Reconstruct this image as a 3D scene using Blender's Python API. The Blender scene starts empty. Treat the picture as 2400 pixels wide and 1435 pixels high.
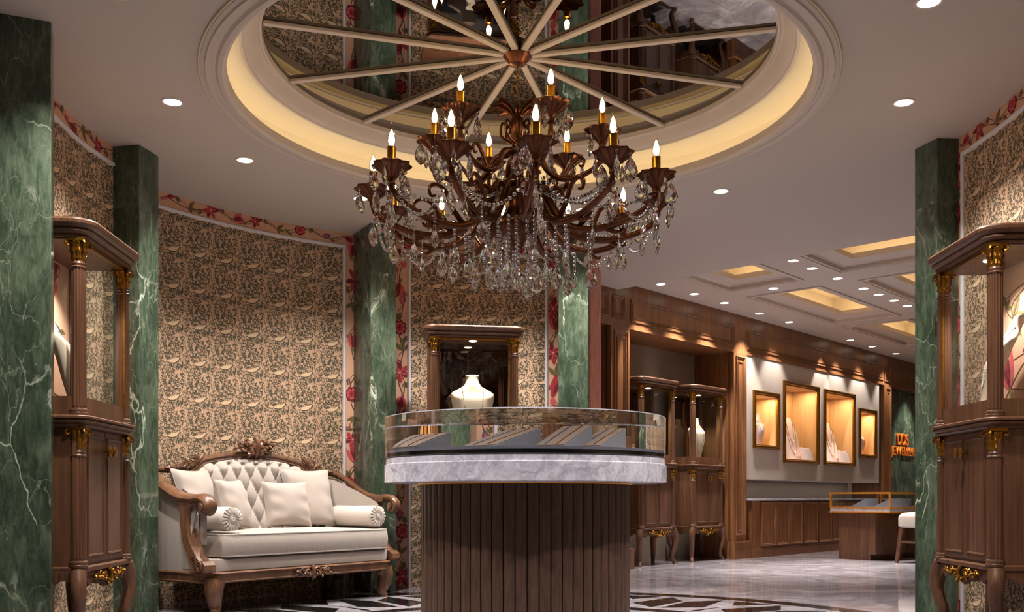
import bpy, bmesh, math, random
from mathutils import Vector, Matrix
R = math.radians
PI = math.pi
sc = bpy.context.scene
COL = sc.collection
random.seed(7)

# ------------------------------------------------------------------ camera, world, exposure
EYE = 0.77
cam_d = bpy.data.cameras.new('camera')
cam_d.sensor_width = 36.0
cam_d.lens = 34.5
cam_d.shift_y = 450.5 / 2400.0
cam_d.clip_start = 0.05
cam = bpy.data.objects.new('camera', cam_d)
cam.location = (0, 0, EYE)
cam.rotation_euler = (R(90), 0, 0)
COL.objects.link(cam)
sc.camera = cam
sc.view_settings.view_transform = 'Standard'
sc.view_settings.look = 'None'
sc.view_settings.gamma = 1.0
sc.view_settings.use_curve_mapping = False
sc.view_settings.exposure = 0.0
sc.cycles.max_bounces = 9
sc.cycles.transmission_bounces = 9
sc.cycles.sample_clamp_indirect = 4.0
world = bpy.data.worlds.new('world')
sc.world = world
world.use_nodes = True
world.node_tree.nodes['Background'].inputs[0].default_value = (1.0, 0.86, 0.74, 1)
world.node_tree.nodes['Background'].inputs[1].default_value = 0.02

# ------------------------------------------------------------------ lamp strengths
E_LOW, E_HIGH, E_COVE, E_COFFER, E_NICHE, E_CAB, E_BULB = 265.0, 235.0, 1.5, 2.2, 4.0, 13.0, 55.0
WARM = (1.0, 0.905, 0.825)
WARMER = (1.0, 0.70, 0.42)

Z_LOW, Z_HIGH = 3.01, 3.10
ROT = (0.10, 5.60)          # centre of the rotunda
RING = (0.04, 5.53)         # centre of the ceiling recess
FWO = (1.392, 10.82)        # origin of the panelled far wall
FWD = (0.6707, 0.7417)
FWN = (0.7417, -0.6707)
FWA = math.atan2(FWD[1], FWD[0])

def fw(u, off, z=0.0):
    return (FWO[0] + FWD[0]*u + FWN[0]*off, FWO[1] + FWD[1]*u + FWN[1]*off, z)

# ------------------------------------------------------------------ object helpers
def tag(o, label=None, cat=None, group=None, kind=None):
    if label: o['label'] = label
    if cat: o['category'] = cat
    if group: o['group'] = group
    if kind: o['kind'] = kind
    return o

def thing(name, label, cat, loc=(0, 0, 0), rz=0.0, group=None):
    o = bpy.data.objects.new(name, None)
    o.empty_display_size = 0.1
    COL.objects.link(o)
    o.location = loc
    o.rotation_euler = (0, 0, rz)
    return tag(o, label, cat, group)

def copy_tree(o, parent=None):
    c = o.copy()
    COL.objects.link(c)
    if parent is not None:
        c.parent = parent
    for ch in list(o.children):
        copy_tree(ch, c)
    return c

class MB:
    """collects verts and faces for one mesh"""
    def __init__(s):
        s.v = []; s.f = []; s.m = []; s.uv = {}; s.mi = 0
    def add(s, vs, fs, uv=None):
        b = len(s.v)
        s.v.extend([tuple(p) for p in vs])
        for f in fs:
            s.f.append(tuple(i + b for i in f)); s.m.append(s.mi)
        if uv:
            for i, q in enumerate(uv): s.uv[b + i] = q
        return b
    def box(s, x0, x1, y0, y1, z0, z1):
        vs = [(x0,y0,z0),(x1,y0,z0),(x1,y1,z0),(x0,y1,z0),(x0,y0,z1),(x1,y0,z1),(x1,y1,z1),(x0,y1,z1)]
        s.add(vs, [(3,2,1,0),(4,5,6,7),(0,1,5,4),(1,2,6,5),(2,3,7,6),(3,0,4,7)])
        return s
    def obox(s, c, size, mat):
        hx, hy, hz = size[0]/2, size[1]/2, size[2]/2
        vs = [Vector((a*hx, b*hy, d*hz)) for d in (-1,1) for a, b in ((-1,-1),(1,-1),(1,1),(-1,1))]
        vs = [Vector(c) + mat @ p for p in vs]
        s.add(vs, [(3,2,1,0),(4,5,6,7),(0,1,5,4),(1,2,6,5),(2,3,7,6),(3,0,4,7)])
        return s
    def loops(s, rings, closed=True, cap0=True, cap1=True, wrap=False):
        n = len(rings[0]); vs = [p for r in rings for p in r]; fs = []
        m = len(rings)
        for i in range(m if wrap else m - 1):
            a, b = i*n, ((i+1) % m)*n
            for j in range(n if closed else n - 1):
                k = (j+1) % n
                fs.append((a+j, a+k, b+k, b+j))
        if closed and not wrap:
            if cap0: fs.append(tuple(range(n))[::-1])
            if cap1: fs.append(tuple(range((m-1)*n, m*n)))
        s.add(vs, fs)
        return s
    def lathe(s, prof, seg=24, c=(0,0,0), mod=None, cap0=True, cap1=True, a0=0.0):
        rings = []
        for (r, z) in prof:
            ring = []
            for i in range(seg):
                a = a0 + 2*PI*i/seg
                rr = max(r, 1e-4) * (mod(a, z) if mod else 1.0)
                ring.append((c[0]+rr*math.cos(a), c[1]+rr*math.sin(a), c[2]+z))
            rings.append(ring)
        return s.loops(rings, True, cap0, cap1)
    def tube(s, pts, rad, seg=10, closed=False, sx=1.0, up=None):
        pts = [Vector(p) for p in pts]; n = len(pts); rings = []
        T = []
        for i in range(n):
            if closed: t = pts[(i+1) % n] - pts[i-1]
            else: t = pts[min(i+1, n-1)] - pts[max(i-1, 0)]
            T.append(t.normalized() if t.length > 1e-9 else Vector((0,0,1)))
        ref = Vector(up) if up else (Vector((0,0,1)) if abs(T[0].z) < .9 else Vector((1,0,0)))
        nrm = (ref - T[0]*ref.dot(T[0])).normalized()
        for i in range(n):
            if i:
                nrm = nrm - T[i]*nrm.dot(T[i])
                nrm = nrm.normalized() if nrm.length > 1e-6 else T[i].orthogonal().normalized()
            bn = T[i].cross(nrm)
            r = rad(i/(n-1)) if callable(rad) else rad
            rings.append([pts[i] + nrm*(r*math.cos(2*PI*j/seg)) + bn*(r*sx*math.sin(2*PI*j/seg)) for j in range(seg)])
        return s.loops(rings, True, not closed, not closed, closed)
    def prism(s, poly, fn, h0, h1):
        n = len(poly)
        vs = [fn(p[0], p[1], h0) for p in poly] + [fn(p[0], p[1], h1) for p in poly]
        fs = [tuple(range(n))[::-1], tuple(range(n, 2*n))] + [(i, (i+1) % n, n+(i+1) % n, n+i) for i in range(n)]
        s.add(vs, fs)
        return s
    def outline(s, base, prof, cap0=True, cap1=True):
        """stack offset copies of a closed XY outline: prof = [(offset, z)]"""
        rings = []
        n = len(base)
        nr = []
        for i in range(n):
            p0, p1, p2 = Vector(base[i-1]), Vector(base[i]), Vector(base[(i+1) % n])
            e1, e2 = (p1-p0).normalized(), (p2-p1).normalized()
            n1, n2 = Vector((e1.y, -e1.x)), Vector((e2.y, -e2.x))
            m = (n1+n2); m = m / max(m.length_squared, 1e-6) * 2
            nr.append(m)
        for (o, z) in prof:
            rings.append([(base[i][0]+nr[i].x*o, base[i][1]+nr[i].y*o, z) for i in range(n)])
        return s.loops(rings, True, cap0, cap1)
    def grid(s, fn, nu, nv, uvfn=None):
        vs = [fn(i/nu, j/nv) for j in range(nv+1) for i in range(nu+1)]
        uv = [uvfn(i/nu, j/nv) for j in range(nv+1) for i in range(nu+1)] if uvfn else None
        w = nu+1
        s.add(vs, [(j*w+i, j*w+i+1, (j+1)*w+i+1, (j+1)*w+i) for j in range(nv) for i in range(nu)], uv)
        return s
    def obj(s, name, mats, parent=None, loc=None, rz=None, ang=38, flat=False, recalc=True, bevel=0.0, sub=0):
        me = bpy.data.meshes.new(name)
        me.from_pydata(s.v, [], s.f)
        if not isinstance(mats, (list, tuple)): mats = [mats]
        for m in mats: me.materials.append(m)
        if len(mats) > 1:
            me.polygons.foreach_set('material_index', s.m)
        if s.uv:
            l = me.uv_layers.new(name='UVMap')
            for lp in me.loops:
                l.data[lp.index].uv = s.uv.get(lp.vertex_index, (0, 0))
        if recalc:
            bm = bmesh.new(); bm.from_mesh(me)
            bmesh.ops.recalc_face_normals(bm, faces=bm.faces)
            bm.to_mesh(me); bm.free()
        if not flat:
            me.polygons.foreach_set('use_smooth', [True]*len(me.polygons))
            me.set_sharp_from_angle(angle=R(ang))
        me.update()
        o = bpy.data.objects.new(name, me)
        COL.objects.link(o)
        if parent is not None: o.parent = parent
        if loc is not None: o.location = loc
        if rz is not None: o.rotation_euler = (0, 0, rz)
        if bevel:
            b = o.modifiers.new('edge', 'BEVEL'); b.width = bevel; b.segments = 2; b.limit_method = 'ANGLE'; b.angle_limit = R(50)
        if sub:
            b = o.modifiers.new('smooth', 'SUBSURF'); b.levels = sub; b.render_levels = sub
        return o

def lamp(kind, name, parent, loc, energy, color=WARM, size=0.04, spot=75, blend=0.5, rot=(0,0,0), shape=None, sy=None):
    d = bpy.data.lights.new(name, kind)
    d.energy = energy; d.color = color
    if kind == 'SPOT':
        d.spot_size = R(spot); d.spot_blend = blend; d.shadow_soft_size = size
    elif kind == 'POINT':
        d.shadow_soft_size = size
    elif kind == 'AREA':
        d.shape = shape or 'SQUARE'; d.size = size
        if sy: d.size_y = sy
    o = bpy.data.objects.new(name, d)
    COL.objects.link(o)
    o.location = loc; o.rotation_euler = rot
    if parent is not None: o.parent = parent
    return o

def rot2(x, y, a):
    return (x*math.cos(a)-y*math.sin(a), x*math.sin(a)+y*math.cos(a))

def bez(pts, n=24):
    """Catmull-Rom through points of any dimension"""
    P = [pts[0]] + list(pts) + [pts[-1]]
    out = []
    k = len(pts)-1
    for i in range(k):
        p0, p1, p2, p3 = P[i], P[i+1], P[i+2], P[i+3]
        m = max(2, n//k)
        for j in range(m):
            t = j/m
            out.append(tuple(0.5*((2*b)+(-a+c)*t+(2*a-5*b+4*c-d)*t*t+(-a+3*b-3*c+d)*t**3) for a, b, c, d in zip(p0, p1, p2, p3)))
    out.append(tuple(pts[-1]))
    return out

# ------------------------------------------------------------------ materials
def lin(c):
    f = lambda x: x/12.92 if x <= 0.04045 else ((x+0.055)/1.055)**2.4
    return (f(c[0]/255), f(c[1]/255), f(c[2]/255), 1)

class NT:
    def __init__(s, name):
        s.m = bpy.data.materials.new(name); s.m.use_nodes = True
        s.t = s.m.node_tree; s.t.nodes.clear()
        s.out = s.t.nodes.new('ShaderNodeOutputMaterial')
    def n(s, ty, **kw):
        nd = s.t.nodes.new(ty)
        for k, v in kw.items():
            if k.startswith('i_'):
                key = k[2:]
                key = int(key) if key.isdigit() else key.replace('_', ' ')
                s.set(nd.inputs[key], v)
            else: setattr(nd, k, v)
        return nd
    def set(s, sock, v):
        if isinstance(v, bpy.types.NodeSocket): s.t.links.new(v, sock)
        elif isinstance(v, bpy.types.Node): s.t.links.new(v.outputs[0], sock)
        else: sock.default_value = v
    def math(s, op, a, b=0.0, c=0.0, clamp=False):
        nd = s.t.nodes.new('ShaderNodeMath'); nd.operation = op; nd.use_clamp = clamp
        for i, v in enumerate((a, b, c)): s.set(nd.inputs[i], v)
        return nd.outputs[0]
    def vmath(s, op, a, b=(0,0,0)):
        nd = s.t.nodes.new('ShaderNodeVectorMath'); nd.operation = op
        s.set(nd.inputs[0], a); s.set(nd.inputs[1], b)
        return nd.outputs[0]
    def mix(s, f, a, b):
        nd = s.t.nodes.new('ShaderNodeMix'); nd.data_type = 'RGBA'
        s.set(nd.inputs[0], f); s.set(nd.inputs[6], a); s.set(nd.inputs[7], b)
        return nd.outputs[2]
    def ramp(s, f, stops, interp='LINEAR'):
        nd = s.t.nodes.new('ShaderNodeValToRGB'); s.set(nd.inputs[0], f)
        cr = nd.color_ramp; cr.interpolation = interp
        while len(cr.elements) < len(stops): cr.elements.new(0.5)
        for e, (p, c) in zip(cr.elements, stops):
            e.position = p; e.color = c if len(c) == 4 else (*c, 1)
        return nd.outputs[0]
    def coord(s, kind='Object', scale=(1,1,1), rot=(0,0,0), loc=(0,0,0)):
        tc = s.n('ShaderNodeTexCoord'); mp = s.n('ShaderNodeMapping')
        s.t.links.new(tc.outputs[kind], mp.inputs[0])
        mp.inputs['Scale'].default_value = scale; mp.inputs['Rotation'].default_value = rot; mp.inputs['Location'].default_value = loc
        return mp.outputs[0]
    def noise(s, vec, scale, detail=2.0, rough=0.5, dist=0.0, dim='3D', w=None):
        nd = s.n('ShaderNodeTexNoise'); nd.noise_dimensions = dim
        s.set(nd.inputs['Vector'], vec)
        if w is not None: s.set(nd.inputs['W'], w)
        nd.inputs['Scale'].default_value = scale; nd.inputs['Detail'].default_value = detail
        nd.inputs['Roughness'].default_value = rough; nd.inputs['Distortion'].default_value = dist
        return nd.outputs['Fac']
    def bsdf(s, base, rough=0.5, metal=0.0, spec=0.5, bump=None, bstr=0.2, bdist=0.01, **kw):
        p = s.n('ShaderNodeBsdfPrincipled')
        s.set(p.inputs['Base Color'], base); s.set(p.inputs['Roughness'], rough); s.set(p.inputs['Metallic'], metal)
        p.inputs['Specular IOR Level'].default_value = spec
        for k, v in kw.items(): s.set(p.inputs[k.replace('_', ' ')], v)
        if bump is not None:
            b = s.n('ShaderNodeBump'); b.inputs['Strength'].default_value = bstr; b.inputs['Distance'].default_value = bdist
            s.set(b.inputs['Height'], bump); s.t.links.new(b.outputs[0], p.inputs['Normal'])
        s.t.links.new(p.outputs[0], s.out.inputs[0])
        return s.m

def m_plain(name, rgb, rough=0.6, metal=0.0, spec=0.4, var=0.06, nscale=14.0, bump=0.0):
    t = NT(name); v = t.coord()
    f = t.noise(v, nscale, 3)
    c = lin(rgb); d = tuple(x*(1-var*2.2) for x in c[:3])+(1,)
    col = t.mix(f, d, c)
    return t.bsdf(col, rough, metal, spec, bump=f if bump else None, bstr=bump, bdist=0.004)

def m_wood(name, dark, light, rough=0.38, grain=(26, 26, 1.6), spec=0.45, streak=0.5):
    t = NT(name)
    v = t.coord('Object', grain)
    n1 = t.noise(v, 1.0, 5, 0.62, 0.4)
    n2 = t.noise(t.coord('Object', (grain[0]*5, grain[1]*5, grain[2]*2.2)), 1.0, 2, 0.5)
    f = t.math('MULTIPLY_ADD', n2, 0.35, t.math('MULTIPLY', n1, 0.75))
    col = t.ramp(f, [(0.32, lin(dark)), (0.72, lin(light))])
    ro = t.math('MULTIPLY_ADD', n2, 0.2, rough-0.08)
    return t.bsdf(col, ro, 0, spec, bump=n2, bstr=0.12*streak*2, bdist=0.002)

def m_metal(name, rgb, rough=0.25, var=0.15, nscale=20):
    t = NT(name); v = t.coord()
    f = t.noise(v, nscale, 3)
    c = lin(rgb); d = tuple(x*(1-var*3) for x in c[:3])+(1,)
    return t.bsdf(t.mix(f, d, c), t.math('MULTIPLY_ADD', f, 0.2, rough-0.08), 1.0)

def m_emit(name, rgb, strength):
    t = NT(name); e = t.n('ShaderNodeEmission')
    e.inputs[0].default_value = (*rgb, 1); e.inputs[1].default_value = strength
    t.t.links.new(e.outputs[0], t.out.inputs[0])
    return t.m

def m_pane(name, tint=(0.93, 0.95, 0.94), refl=1.0):
    t = NT(name)
    tr = t.n('ShaderNodeBsdfTransparent'); tr.inputs[0].default_value = (*tint, 1)
    gl = t.n('ShaderNodeBsdfGlossy'); gl.inputs['Roughness'].default_value = 0.0
    lw = t.n('ShaderNodeLayerWeight'); fr5 = t.math('MULTIPLY_ADD', t.math('POWER', lw.outputs['Facing'], 5.0), .9, .045)
    mx = t.n('ShaderNodeMixShader')
    t.set(mx.inputs[0], t.math('MULTIPLY', fr5, refl))
    t.t.links.new(tr.outputs[0], mx.inputs[1]); t.t.links.new(gl.outputs[0], mx.inputs[2])
    t.t.links.new(mx.outputs[0], t.out.inputs[0])
    return t.m

def m_green(name):
    t = NT(name)
    tc = t.n('ShaderNodeTexCoord')
    geo = t.n('ShaderNodeNewGeometry')
    pos = geo.outputs['Position']
    sep = t.n('ShaderNodeSeparateXYZ'); t.set(sep.inputs[0], pos)
    slab = t.math('FLOOR', t.math('DIVIDE', t.math('SUBTRACT', sep.outputs[2], 0.645), 1.97))
    comb = t.n('ShaderNodeCombineXYZ')
    t.set(comb.inputs[0], t.math('MULTIPLY', slab, 7.31)); t.set(comb.inputs[1], t.math('MULTIPLY', slab, 3.7)); t.set(comb.inputs[2], t.math('MULTIPLY', slab, 1.9))
    p = t.vmath('ADD', pos, comb.outputs[0])
    pv = t.vmath('MULTIPLY', p, (1.0, 1.0, 0.5))
    w = t.n('ShaderNodeTexNoise'); t.set(w.inputs['Vector'], pv); w.inputs['Scale'].default_value = 2.6; w.inputs['Detail'].default_value = 6
    warp = t.vmath('ADD', pv, t.vmath('MULTIPLY', t.vmath('SUBTRACT', w.outputs['Color'], (0.5,0.5,0.5)), (0.55, 0.55, 0.55)))
    base = t.noise(warp, 3.2, 8, 0.62, 0.6)
    fine = t.noise(t.vmath('MULTIPLY', p, (30, 30, 7)), 1.0, 5, 0.7, 1.2)
    col = t.ramp(t.math('MULTIPLY_ADD', fine, 0.45, t.math('MULTIPLY', base, 0.6)), [(0.34, lin((28,36,29))), (0.5, lin((56,70,56))), (0.66, lin((94,108,90))), (0.8, lin((138,148,128)))])
    def vein(scale, width, seed, lo, hi):
        vo = t.n('ShaderNodeTexVoronoi'); vo.feature = 'DISTANCE_TO_EDGE'
        t.set(vo.inputs['Vector'], t.vmath('ADD', warp, (seed, seed*1.7, seed*.6))); vo.inputs['Scale'].default_value = scale
        line = t.math('SUBTRACT', 1.0, t.math('DIVIDE', vo.outputs['Distance'], width), clamp=True)
        mask = t.n('ShaderNodeMapRange'); t.set(mask.inputs[0], t.noise(t.vmath('ADD', pv, (seed, 0, seed)), 1.7, 3)); mask.inputs[1].default_value = lo; mask.inputs[2].default_value = hi
        return t.math('MULTIPLY', t.math('POWER', line, 1.4), mask.outputs[0])
    v1 = vein(2.2, 0.013, 2.3, 0.44, 0.62)
    v2 = vein(5.2, 0.011, 9.1, 0.42, 0.66)
    v3 = vein(1.3, 0.05, 5.7, 0.54, 0.66)
    brec = t.math('MULTIPLY', v3, t.math('GREATER_THAN', t.noise(warp, 26, 4, 0.7), 0.5))
    vv = t.math('MAXIMUM', t.math('MAXIMUM', v1, t.math('MULTIPLY', v2, 0.6)), brec)
    col = t.mix(t.math('MULTIPLY', vv, 0.85, clamp=True), col, lin((198, 208, 190)))
    return t.bsdf(col, 0.16, 0, 0.5)

def m_marble(name, base, dark, light, rough=0.1, scale=2.2, vein=0.5, spec=0.5):
    t = NT(name)
    geo = t.n('ShaderNodeNewGeometry'); pos = geo.outputs['Position']
    w = t.n('ShaderNodeTexNoise'); t.set(w.inputs['Vector'], pos); w.inputs['Scale'].default_value = scale; w.inputs['Detail'].default_value = 5
    warp = t.vmath('ADD', pos, t.vmath('MULTIPLY', t.vmath('SUBTRACT', w.outputs['Color'], (0.5,0.5,0.5)), (0.9, 0.9, 0.9)))
    n = t.noise(t.vmath('MULTIPLY', warp, (1.0, 1.6, 2.0)), scale*2.2, 8, 0.65, 1.0)
    col = t.ramp(n, [(0.3, lin(dark)), (0.5, lin(base)), (0.68, lin(light))])
    vo = t.n('ShaderNodeTexVoronoi'); vo.feature = 'DISTANCE_TO_EDGE'; t.set(vo.inputs['Vector'], warp); vo.inputs['Scale'].default_value = scale*1.1
    line = t.math('SUBTRACT', 1.0, t.math('DIVIDE', vo.outputs['Distance'], 0.03), clamp=True)
    col = t.mix(t.math('MULTIPLY', line, vein), col, lin(light))
    return t.bsdf(col, rough, 0, spec)

def m_toile(name):
    """two-colour printed scroll pattern, a repeating tile of 0.28 x 0.30 m"""
    t = NT(name)
    uvn = t.n('ShaderNodeUVMap'); uvn.uv_map = 'UVMap'
    sep = t.n('ShaderNodeSeparateXYZ'); t.set(sep.inputs[0], uvn.outputs[0])
    TW, TH = 0.235, 0.275
    col_i = t.math('FLOOR', t.math('DIVIDE', sep.outputs[0], TW))
    su = t.math('DIVIDE', sep.outputs[0], TW)
    sv = t.math('ADD', t.math('DIVIDE', sep.outputs[1], TH), t.math('MULTIPLY', col_i, 0.0))
    a = t.math('MULTIPLY', su, 2*PI); b = t.math('MULTIPLY', sv, 2*PI)
    ca, sa, cb, sb = (t.math('COSINE', a), t.math('SINE', a), t.math('COSINE', b), t.math('SINE', b))
    def torus(k):
        c = t.n('ShaderNodeCombineXYZ')
        t.set(c.inputs[0], t.math('MULTIPLY', ca, k)); t.set(c.inputs[1], t.math('MULTIPLY', sa, k)); t.set(c.inputs[2], t.math('MULTIPLY', cb, k))
        return c.outputs[0], t.math('MULTIPLY', sb, k)
    v, w = torus(1.0)
    n1 = t.noise(v, 2.0, 0.3, 0.5, 0.5, '4D', w)
    n2 = t.noise(t.vmath('ADD', v, (4.2, 1.3, 7.7)), 2.3, 0.3, 0.5, 0.6, '4D', w)
    big = t.noise(t.vmath('ADD', v, (9.0, 3.0, 2.0)), 1.15, 1.0, 0.5, 0.0, '4D', w)
    r1 = t.math('LESS_THAN', t.math('ABSOLUTE', t.math('SUBTRACT', n1, 0.5)), 0.058)
    r2 = t.math('LESS_THAN', t.math('ABSOLUTE', t.math('SUBTRACT', n2, 0.5)), 0.046)
    open_ = t.math('GREATER_THAN', big, 0.40)
    ink = t.math('MULTIPLY', t.math('MAXIMUM', r1, r2), open_)
    # pale leaf with dark under-line, one per tile
    fu = t.math('SUBTRACT', t.math('FRACT', t.math('ADD', su, 0.2)), 0.5)
    fv = t.math('SUBTRACT', t.math('FRACT', t.math('ADD', sv, t.math('MULTIPLY', fu, -0.18))), 0.5)
    def leaf(dv, ku, kv):
        y = t.math('SUBTRACT', t.math('ADD', fv, dv), t.math('MULTIPLY', t.math('MULTIPLY', fu, fu), t.math('MULTIPLY_ADD', fu, 3.2, 0.75)))
        q = t.math('ADD', t.math('POWER', t.math('DIVIDE', fu, ku), 2.0), t.math('POWER', t.math('DIVIDE', y, kv), 2.0))
        return t.math('LESS_THAN', q, 1.0)
    lf = leaf(0.0, 0.21, 0.055)
    ol = leaf(0.026, 0.215, 0.062)
    ink = t.math('MAXIMUM', ink, ol)
    ink = t.math('MAXIMUM', ink, leaf(0.0, 0.222, 0.064))
    ink = t.math('MULTIPLY', ink, t.math('SUBTRACT', 1.0, lf))
    fib = t.noise(t.vmath('MULTIPLY', uvn.outputs[0], (500, 60, 1)), 1.0, 2)
    fib2 = t.noise(t.vmath('MULTIPLY', uvn.outputs[0], (60, 500, 1)), 1.0, 2)
    weave = t.math('ADD', fib, fib2)
    wide = t.noise(t.vmath('MULTIPLY', uvn.outputs[0], (5, 5, 1)), 1.0, 2)
    ground = t.mix(wide, lin((194, 160, 132)), lin((178, 146, 120)))
    ground = t.mix(t.math('MULTIPLY', t.math('SUBTRACT', weave, 0.7), 0.5, clamp=True), ground, lin((220, 192, 160)))
    ground = t.mix(t.math('MULTIPLY', lf, 0.6), ground, lin((226, 200, 164)))
    inkc = t.mix(big, lin((66, 60, 48)), lin((92, 88, 72)))
    col = t.mix(ink, ground, inkc)
    return t.bsdf(col, 0.75, 0, 0.25, bump=weave, bstr=0.15, bdist=0.002)

def m_fabric(name, rgb, scale=260, rough=0.85, bstr=0.35):
    t = NT(name)
    v = t.coord('Object', (scale, scale, scale), (0.3, 0.5, 0.78))
    w1 = t.n('ShaderNodeTexWave'); w1.bands_direction = 'X'; t.set(w1.inputs['Vector'], v); w1.inputs['Scale'].default_value = 0.35; w1.inputs['Distortion'].default_value = 1.0
    w2 = t.n('ShaderNodeTexWave'); w2.bands_direction = 'Z'; t.set(w2.inputs['Vector'], v); w2.inputs['Scale'].default_value = 0.35; w2.inputs['Distortion'].default_value = 1.0
    f = t.math('MULTIPLY', t.math('ADD', w1.outputs[1], w2.outputs[1]), 0.5)
    n = t.noise(t.coord(), 9, 3)
    c = lin(rgb)
    col = t.mix(f, tuple(x*0.74 for x in c[:3])+(1,), c)
    col = t.mix(t.math('MULTIPLY', n, 0.25), col, tuple(x*0.8 for x in c[:3])+(1,))
    return t.bsdf(col, rough, 0, 0.2, bump=f, bstr=bstr, bdist=0.0015, Sheen_Weight=0.25)

M = {}
M['ceil'] = m_plain('ceiling_paint', (196, 186, 177), 0.85, var=0.02, nscale=3)
M['cove'] = m_plain('cove_paint', (216, 204, 176), 0.8, var=0.02, nscale=3)
M['mould'] = m_plain('moulding_paint', (204, 192, 182), 0.55, var=0.02, nscale=5)
M['white'] = m_plain('white_trim_paint', (214, 214, 222), 0.4, var=0.02)
M['plaster'] = m_plain('grey_plaster', (196, 184, 174), 0.8, var=0.12, nscale=2.2)
M['taupe'] = m_plain('taupe_plaster', (158, 142, 128), 0.75, var=0.12, nscale=2.0)
M['walnut'] = m_wood('walnut', (58, 36, 25), (104, 70, 48))
M['panel'] = m_wood('panelling_wood', (84, 51, 31), (146, 99, 63), 0.36)
M['carved'] = m_wood('carved_wood', (70, 46, 32), (120, 84, 60), 0.34, (14, 14, 3))
M['slat'] = m_wood('stained_slat_wood', (44, 29, 22), (84, 60, 45), 0.45, (60, 60, 6), streak=1.0)
M['niche'] = m_wood('oak_veneer', (186, 148, 104), (216, 180, 132), 0.5)
M['brass'] = m_metal('antique_gold', (166, 116, 44), 0.4, 0.22, 60)
M['gold'] = m_metal('polished_gold', (236, 168, 76), 0.5, 0.06)
M['sleeve'] = m_metal('gold_candle_sleeve', (214, 150, 54), 0.2, 0.1, 30)
M['bronze'] = m_metal('copper_bronze', (122, 77, 56), 0.3, 0.2, 40)
M['green'] = m_green('green_marble')
M['slab'] = m_marble('pale_grey_marble', (178, 178, 192), (140, 139, 154), (210, 211, 224), 0.14, 3.0, 0.35)
M['floor'] = m_marble('grey_floor_marble', (146, 142, 150), (114, 110, 118), (184, 181, 190), 0.05, 1.1, 0.3)
M['black'] = m_marble('black_floor_marble', (22, 20, 20), (12, 11, 11), (40, 38, 40), 0.05, 2.5, 0.1)
M['toile'] = m_toile('scroll_wallpaper')
M['peach'] = m_plain('peach_wallpaper', (214, 168, 140), 0.75, var=0.06, nscale=60)
M['red'] = m_plain('red_print', (176, 52, 62), 0.75, var=0.14, nscale=60)
M['rose'] = m_plain('rose_print', (206, 92, 96), 0.75, var=0.14, nscale=60)
M['wine'] = m_plain('wine_print', (120, 26, 44), 0.75, var=0.1, nscale=60)
M['leaf'] = m_plain('olive_print', (126, 114, 72), 0.75, var=0.14, nscale=60)
M['stem'] = m_plain('brown_print', (96, 62, 48), 0.75, var=0.1, nscale=60)
M['blue'] = m_plain('slate_print', (86, 84, 104), 0.75, var=0.1, nscale=60)
PRINT = ['peach', 'toile', 'red', 'rose', 'wine', 'leaf', 'stem', 'blue']
M['uph'] = m_fabric('woven_upholstery', (184, 174, 165), 120, .85, .6)
M['pillow'] = m_fabric('linen', (180, 169, 161), 420, 0.8, 0.2)
M['bolster'] = m_fabric('cream_satin', (214, 205, 196), 500, 0.5, 0.1)
M['bust'] = m_plain('cream_velvet', (236, 218, 196), 0.7, var=0.03, nscale=30)
M['stand'] = m_plain('pink_velvet', (236, 216, 212), 0.7, var=0.03, nscale=30)
M['tray'] = m_plain('grey_suede', (112, 114, 124), 0.8, var=0.1, nscale=80)
M['traytop'] = m_plain('taupe_suede', (122, 106, 100), 0.8, var=0.1, nscale=80)
M['rail'] = m_plain('steel_grey_trim', (150, 152, 170), 0.4, var=0.03)
M['easel_shade'] = m_plain('black_easel_gap_shade', (20, 20, 22), 0.4, var=0.03)  # own black of the easel backs, painted shade in the counter gap
M['pearl'] = m_plain('pearl', (226, 218, 208), 0.25, var=0.02, spec=0.6)
M['chain'] = m_metal('gold_chain', (216, 164, 92), 0.25, 0.1, 80)
M['silver'] = m_metal('silver_chain', (206, 206, 214), 0.2, 0.1, 80)
M['lens'] = m_emit('lamp_lens', (1.0, 0.86, 0.70), 14.0)
M['led'] = m_emit('cove_led', (1.0, 0.82, 0.60), E_COVE*9)
M['led2'] = m_emit('coffer_led', (1.0, 0.74, 0.50), E_COFFER*9)
M['bulb'] = m_emit('glowing_filament', (1.0, 0.72, 0.40), E_BULB)
M['pane'] = m_pane('clear_pane')
M['envelope'] = m_pane('bulb_glass', (1.0, 0.97, 0.93), 1.2)
t = NT('mirror'); M['mirror'] = t.bsdf((0.20, 0.18, 0.16, 1), 0.005, 1.0)
t = NT('bronze_mirror'); M['bmirror'] = t.bsdf((0.22, 0.18, 0.15, 1), 0.02, 1.0)
t = NT('solid_glass'); M['glass'] = t.bsdf((0.98, 0.99, 0.985, 1), 0.0, 0, 0.5, Transmission_Weight=1.0, IOR=1.5)
def m_crystal(name, thick):
    t = NT(name)
    return t.bsdf((1, 1, 1, 1), 0.0, 0, 0.5, Transmission_Weight=1.0, IOR=1.62, Thin_Film_Thickness=thick, Thin_Film_IOR=1.9)
M['crystal'] = m_crystal('cut_crystal', 420.0)
M['crystal2'] = m_crystal('cut_crystal_iris', 680.0)
t = NT('floral_end_paper')
v = t.coord('Object', (60, 60, 5)); f = t.noise(v, 1.0, 3, 0.6)
M['streak'] = t.bsdf(t.ramp(f, [(0.42, lin((214,160,132))), (0.58, lin((176,92,86))), (0.66, lin((150,70,66)))]), 0.75, 0, 0.25)
# ================================================================== SHELL
ST = lambda o, label, cat: tag(o, label, cat, kind='structure')

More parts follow.
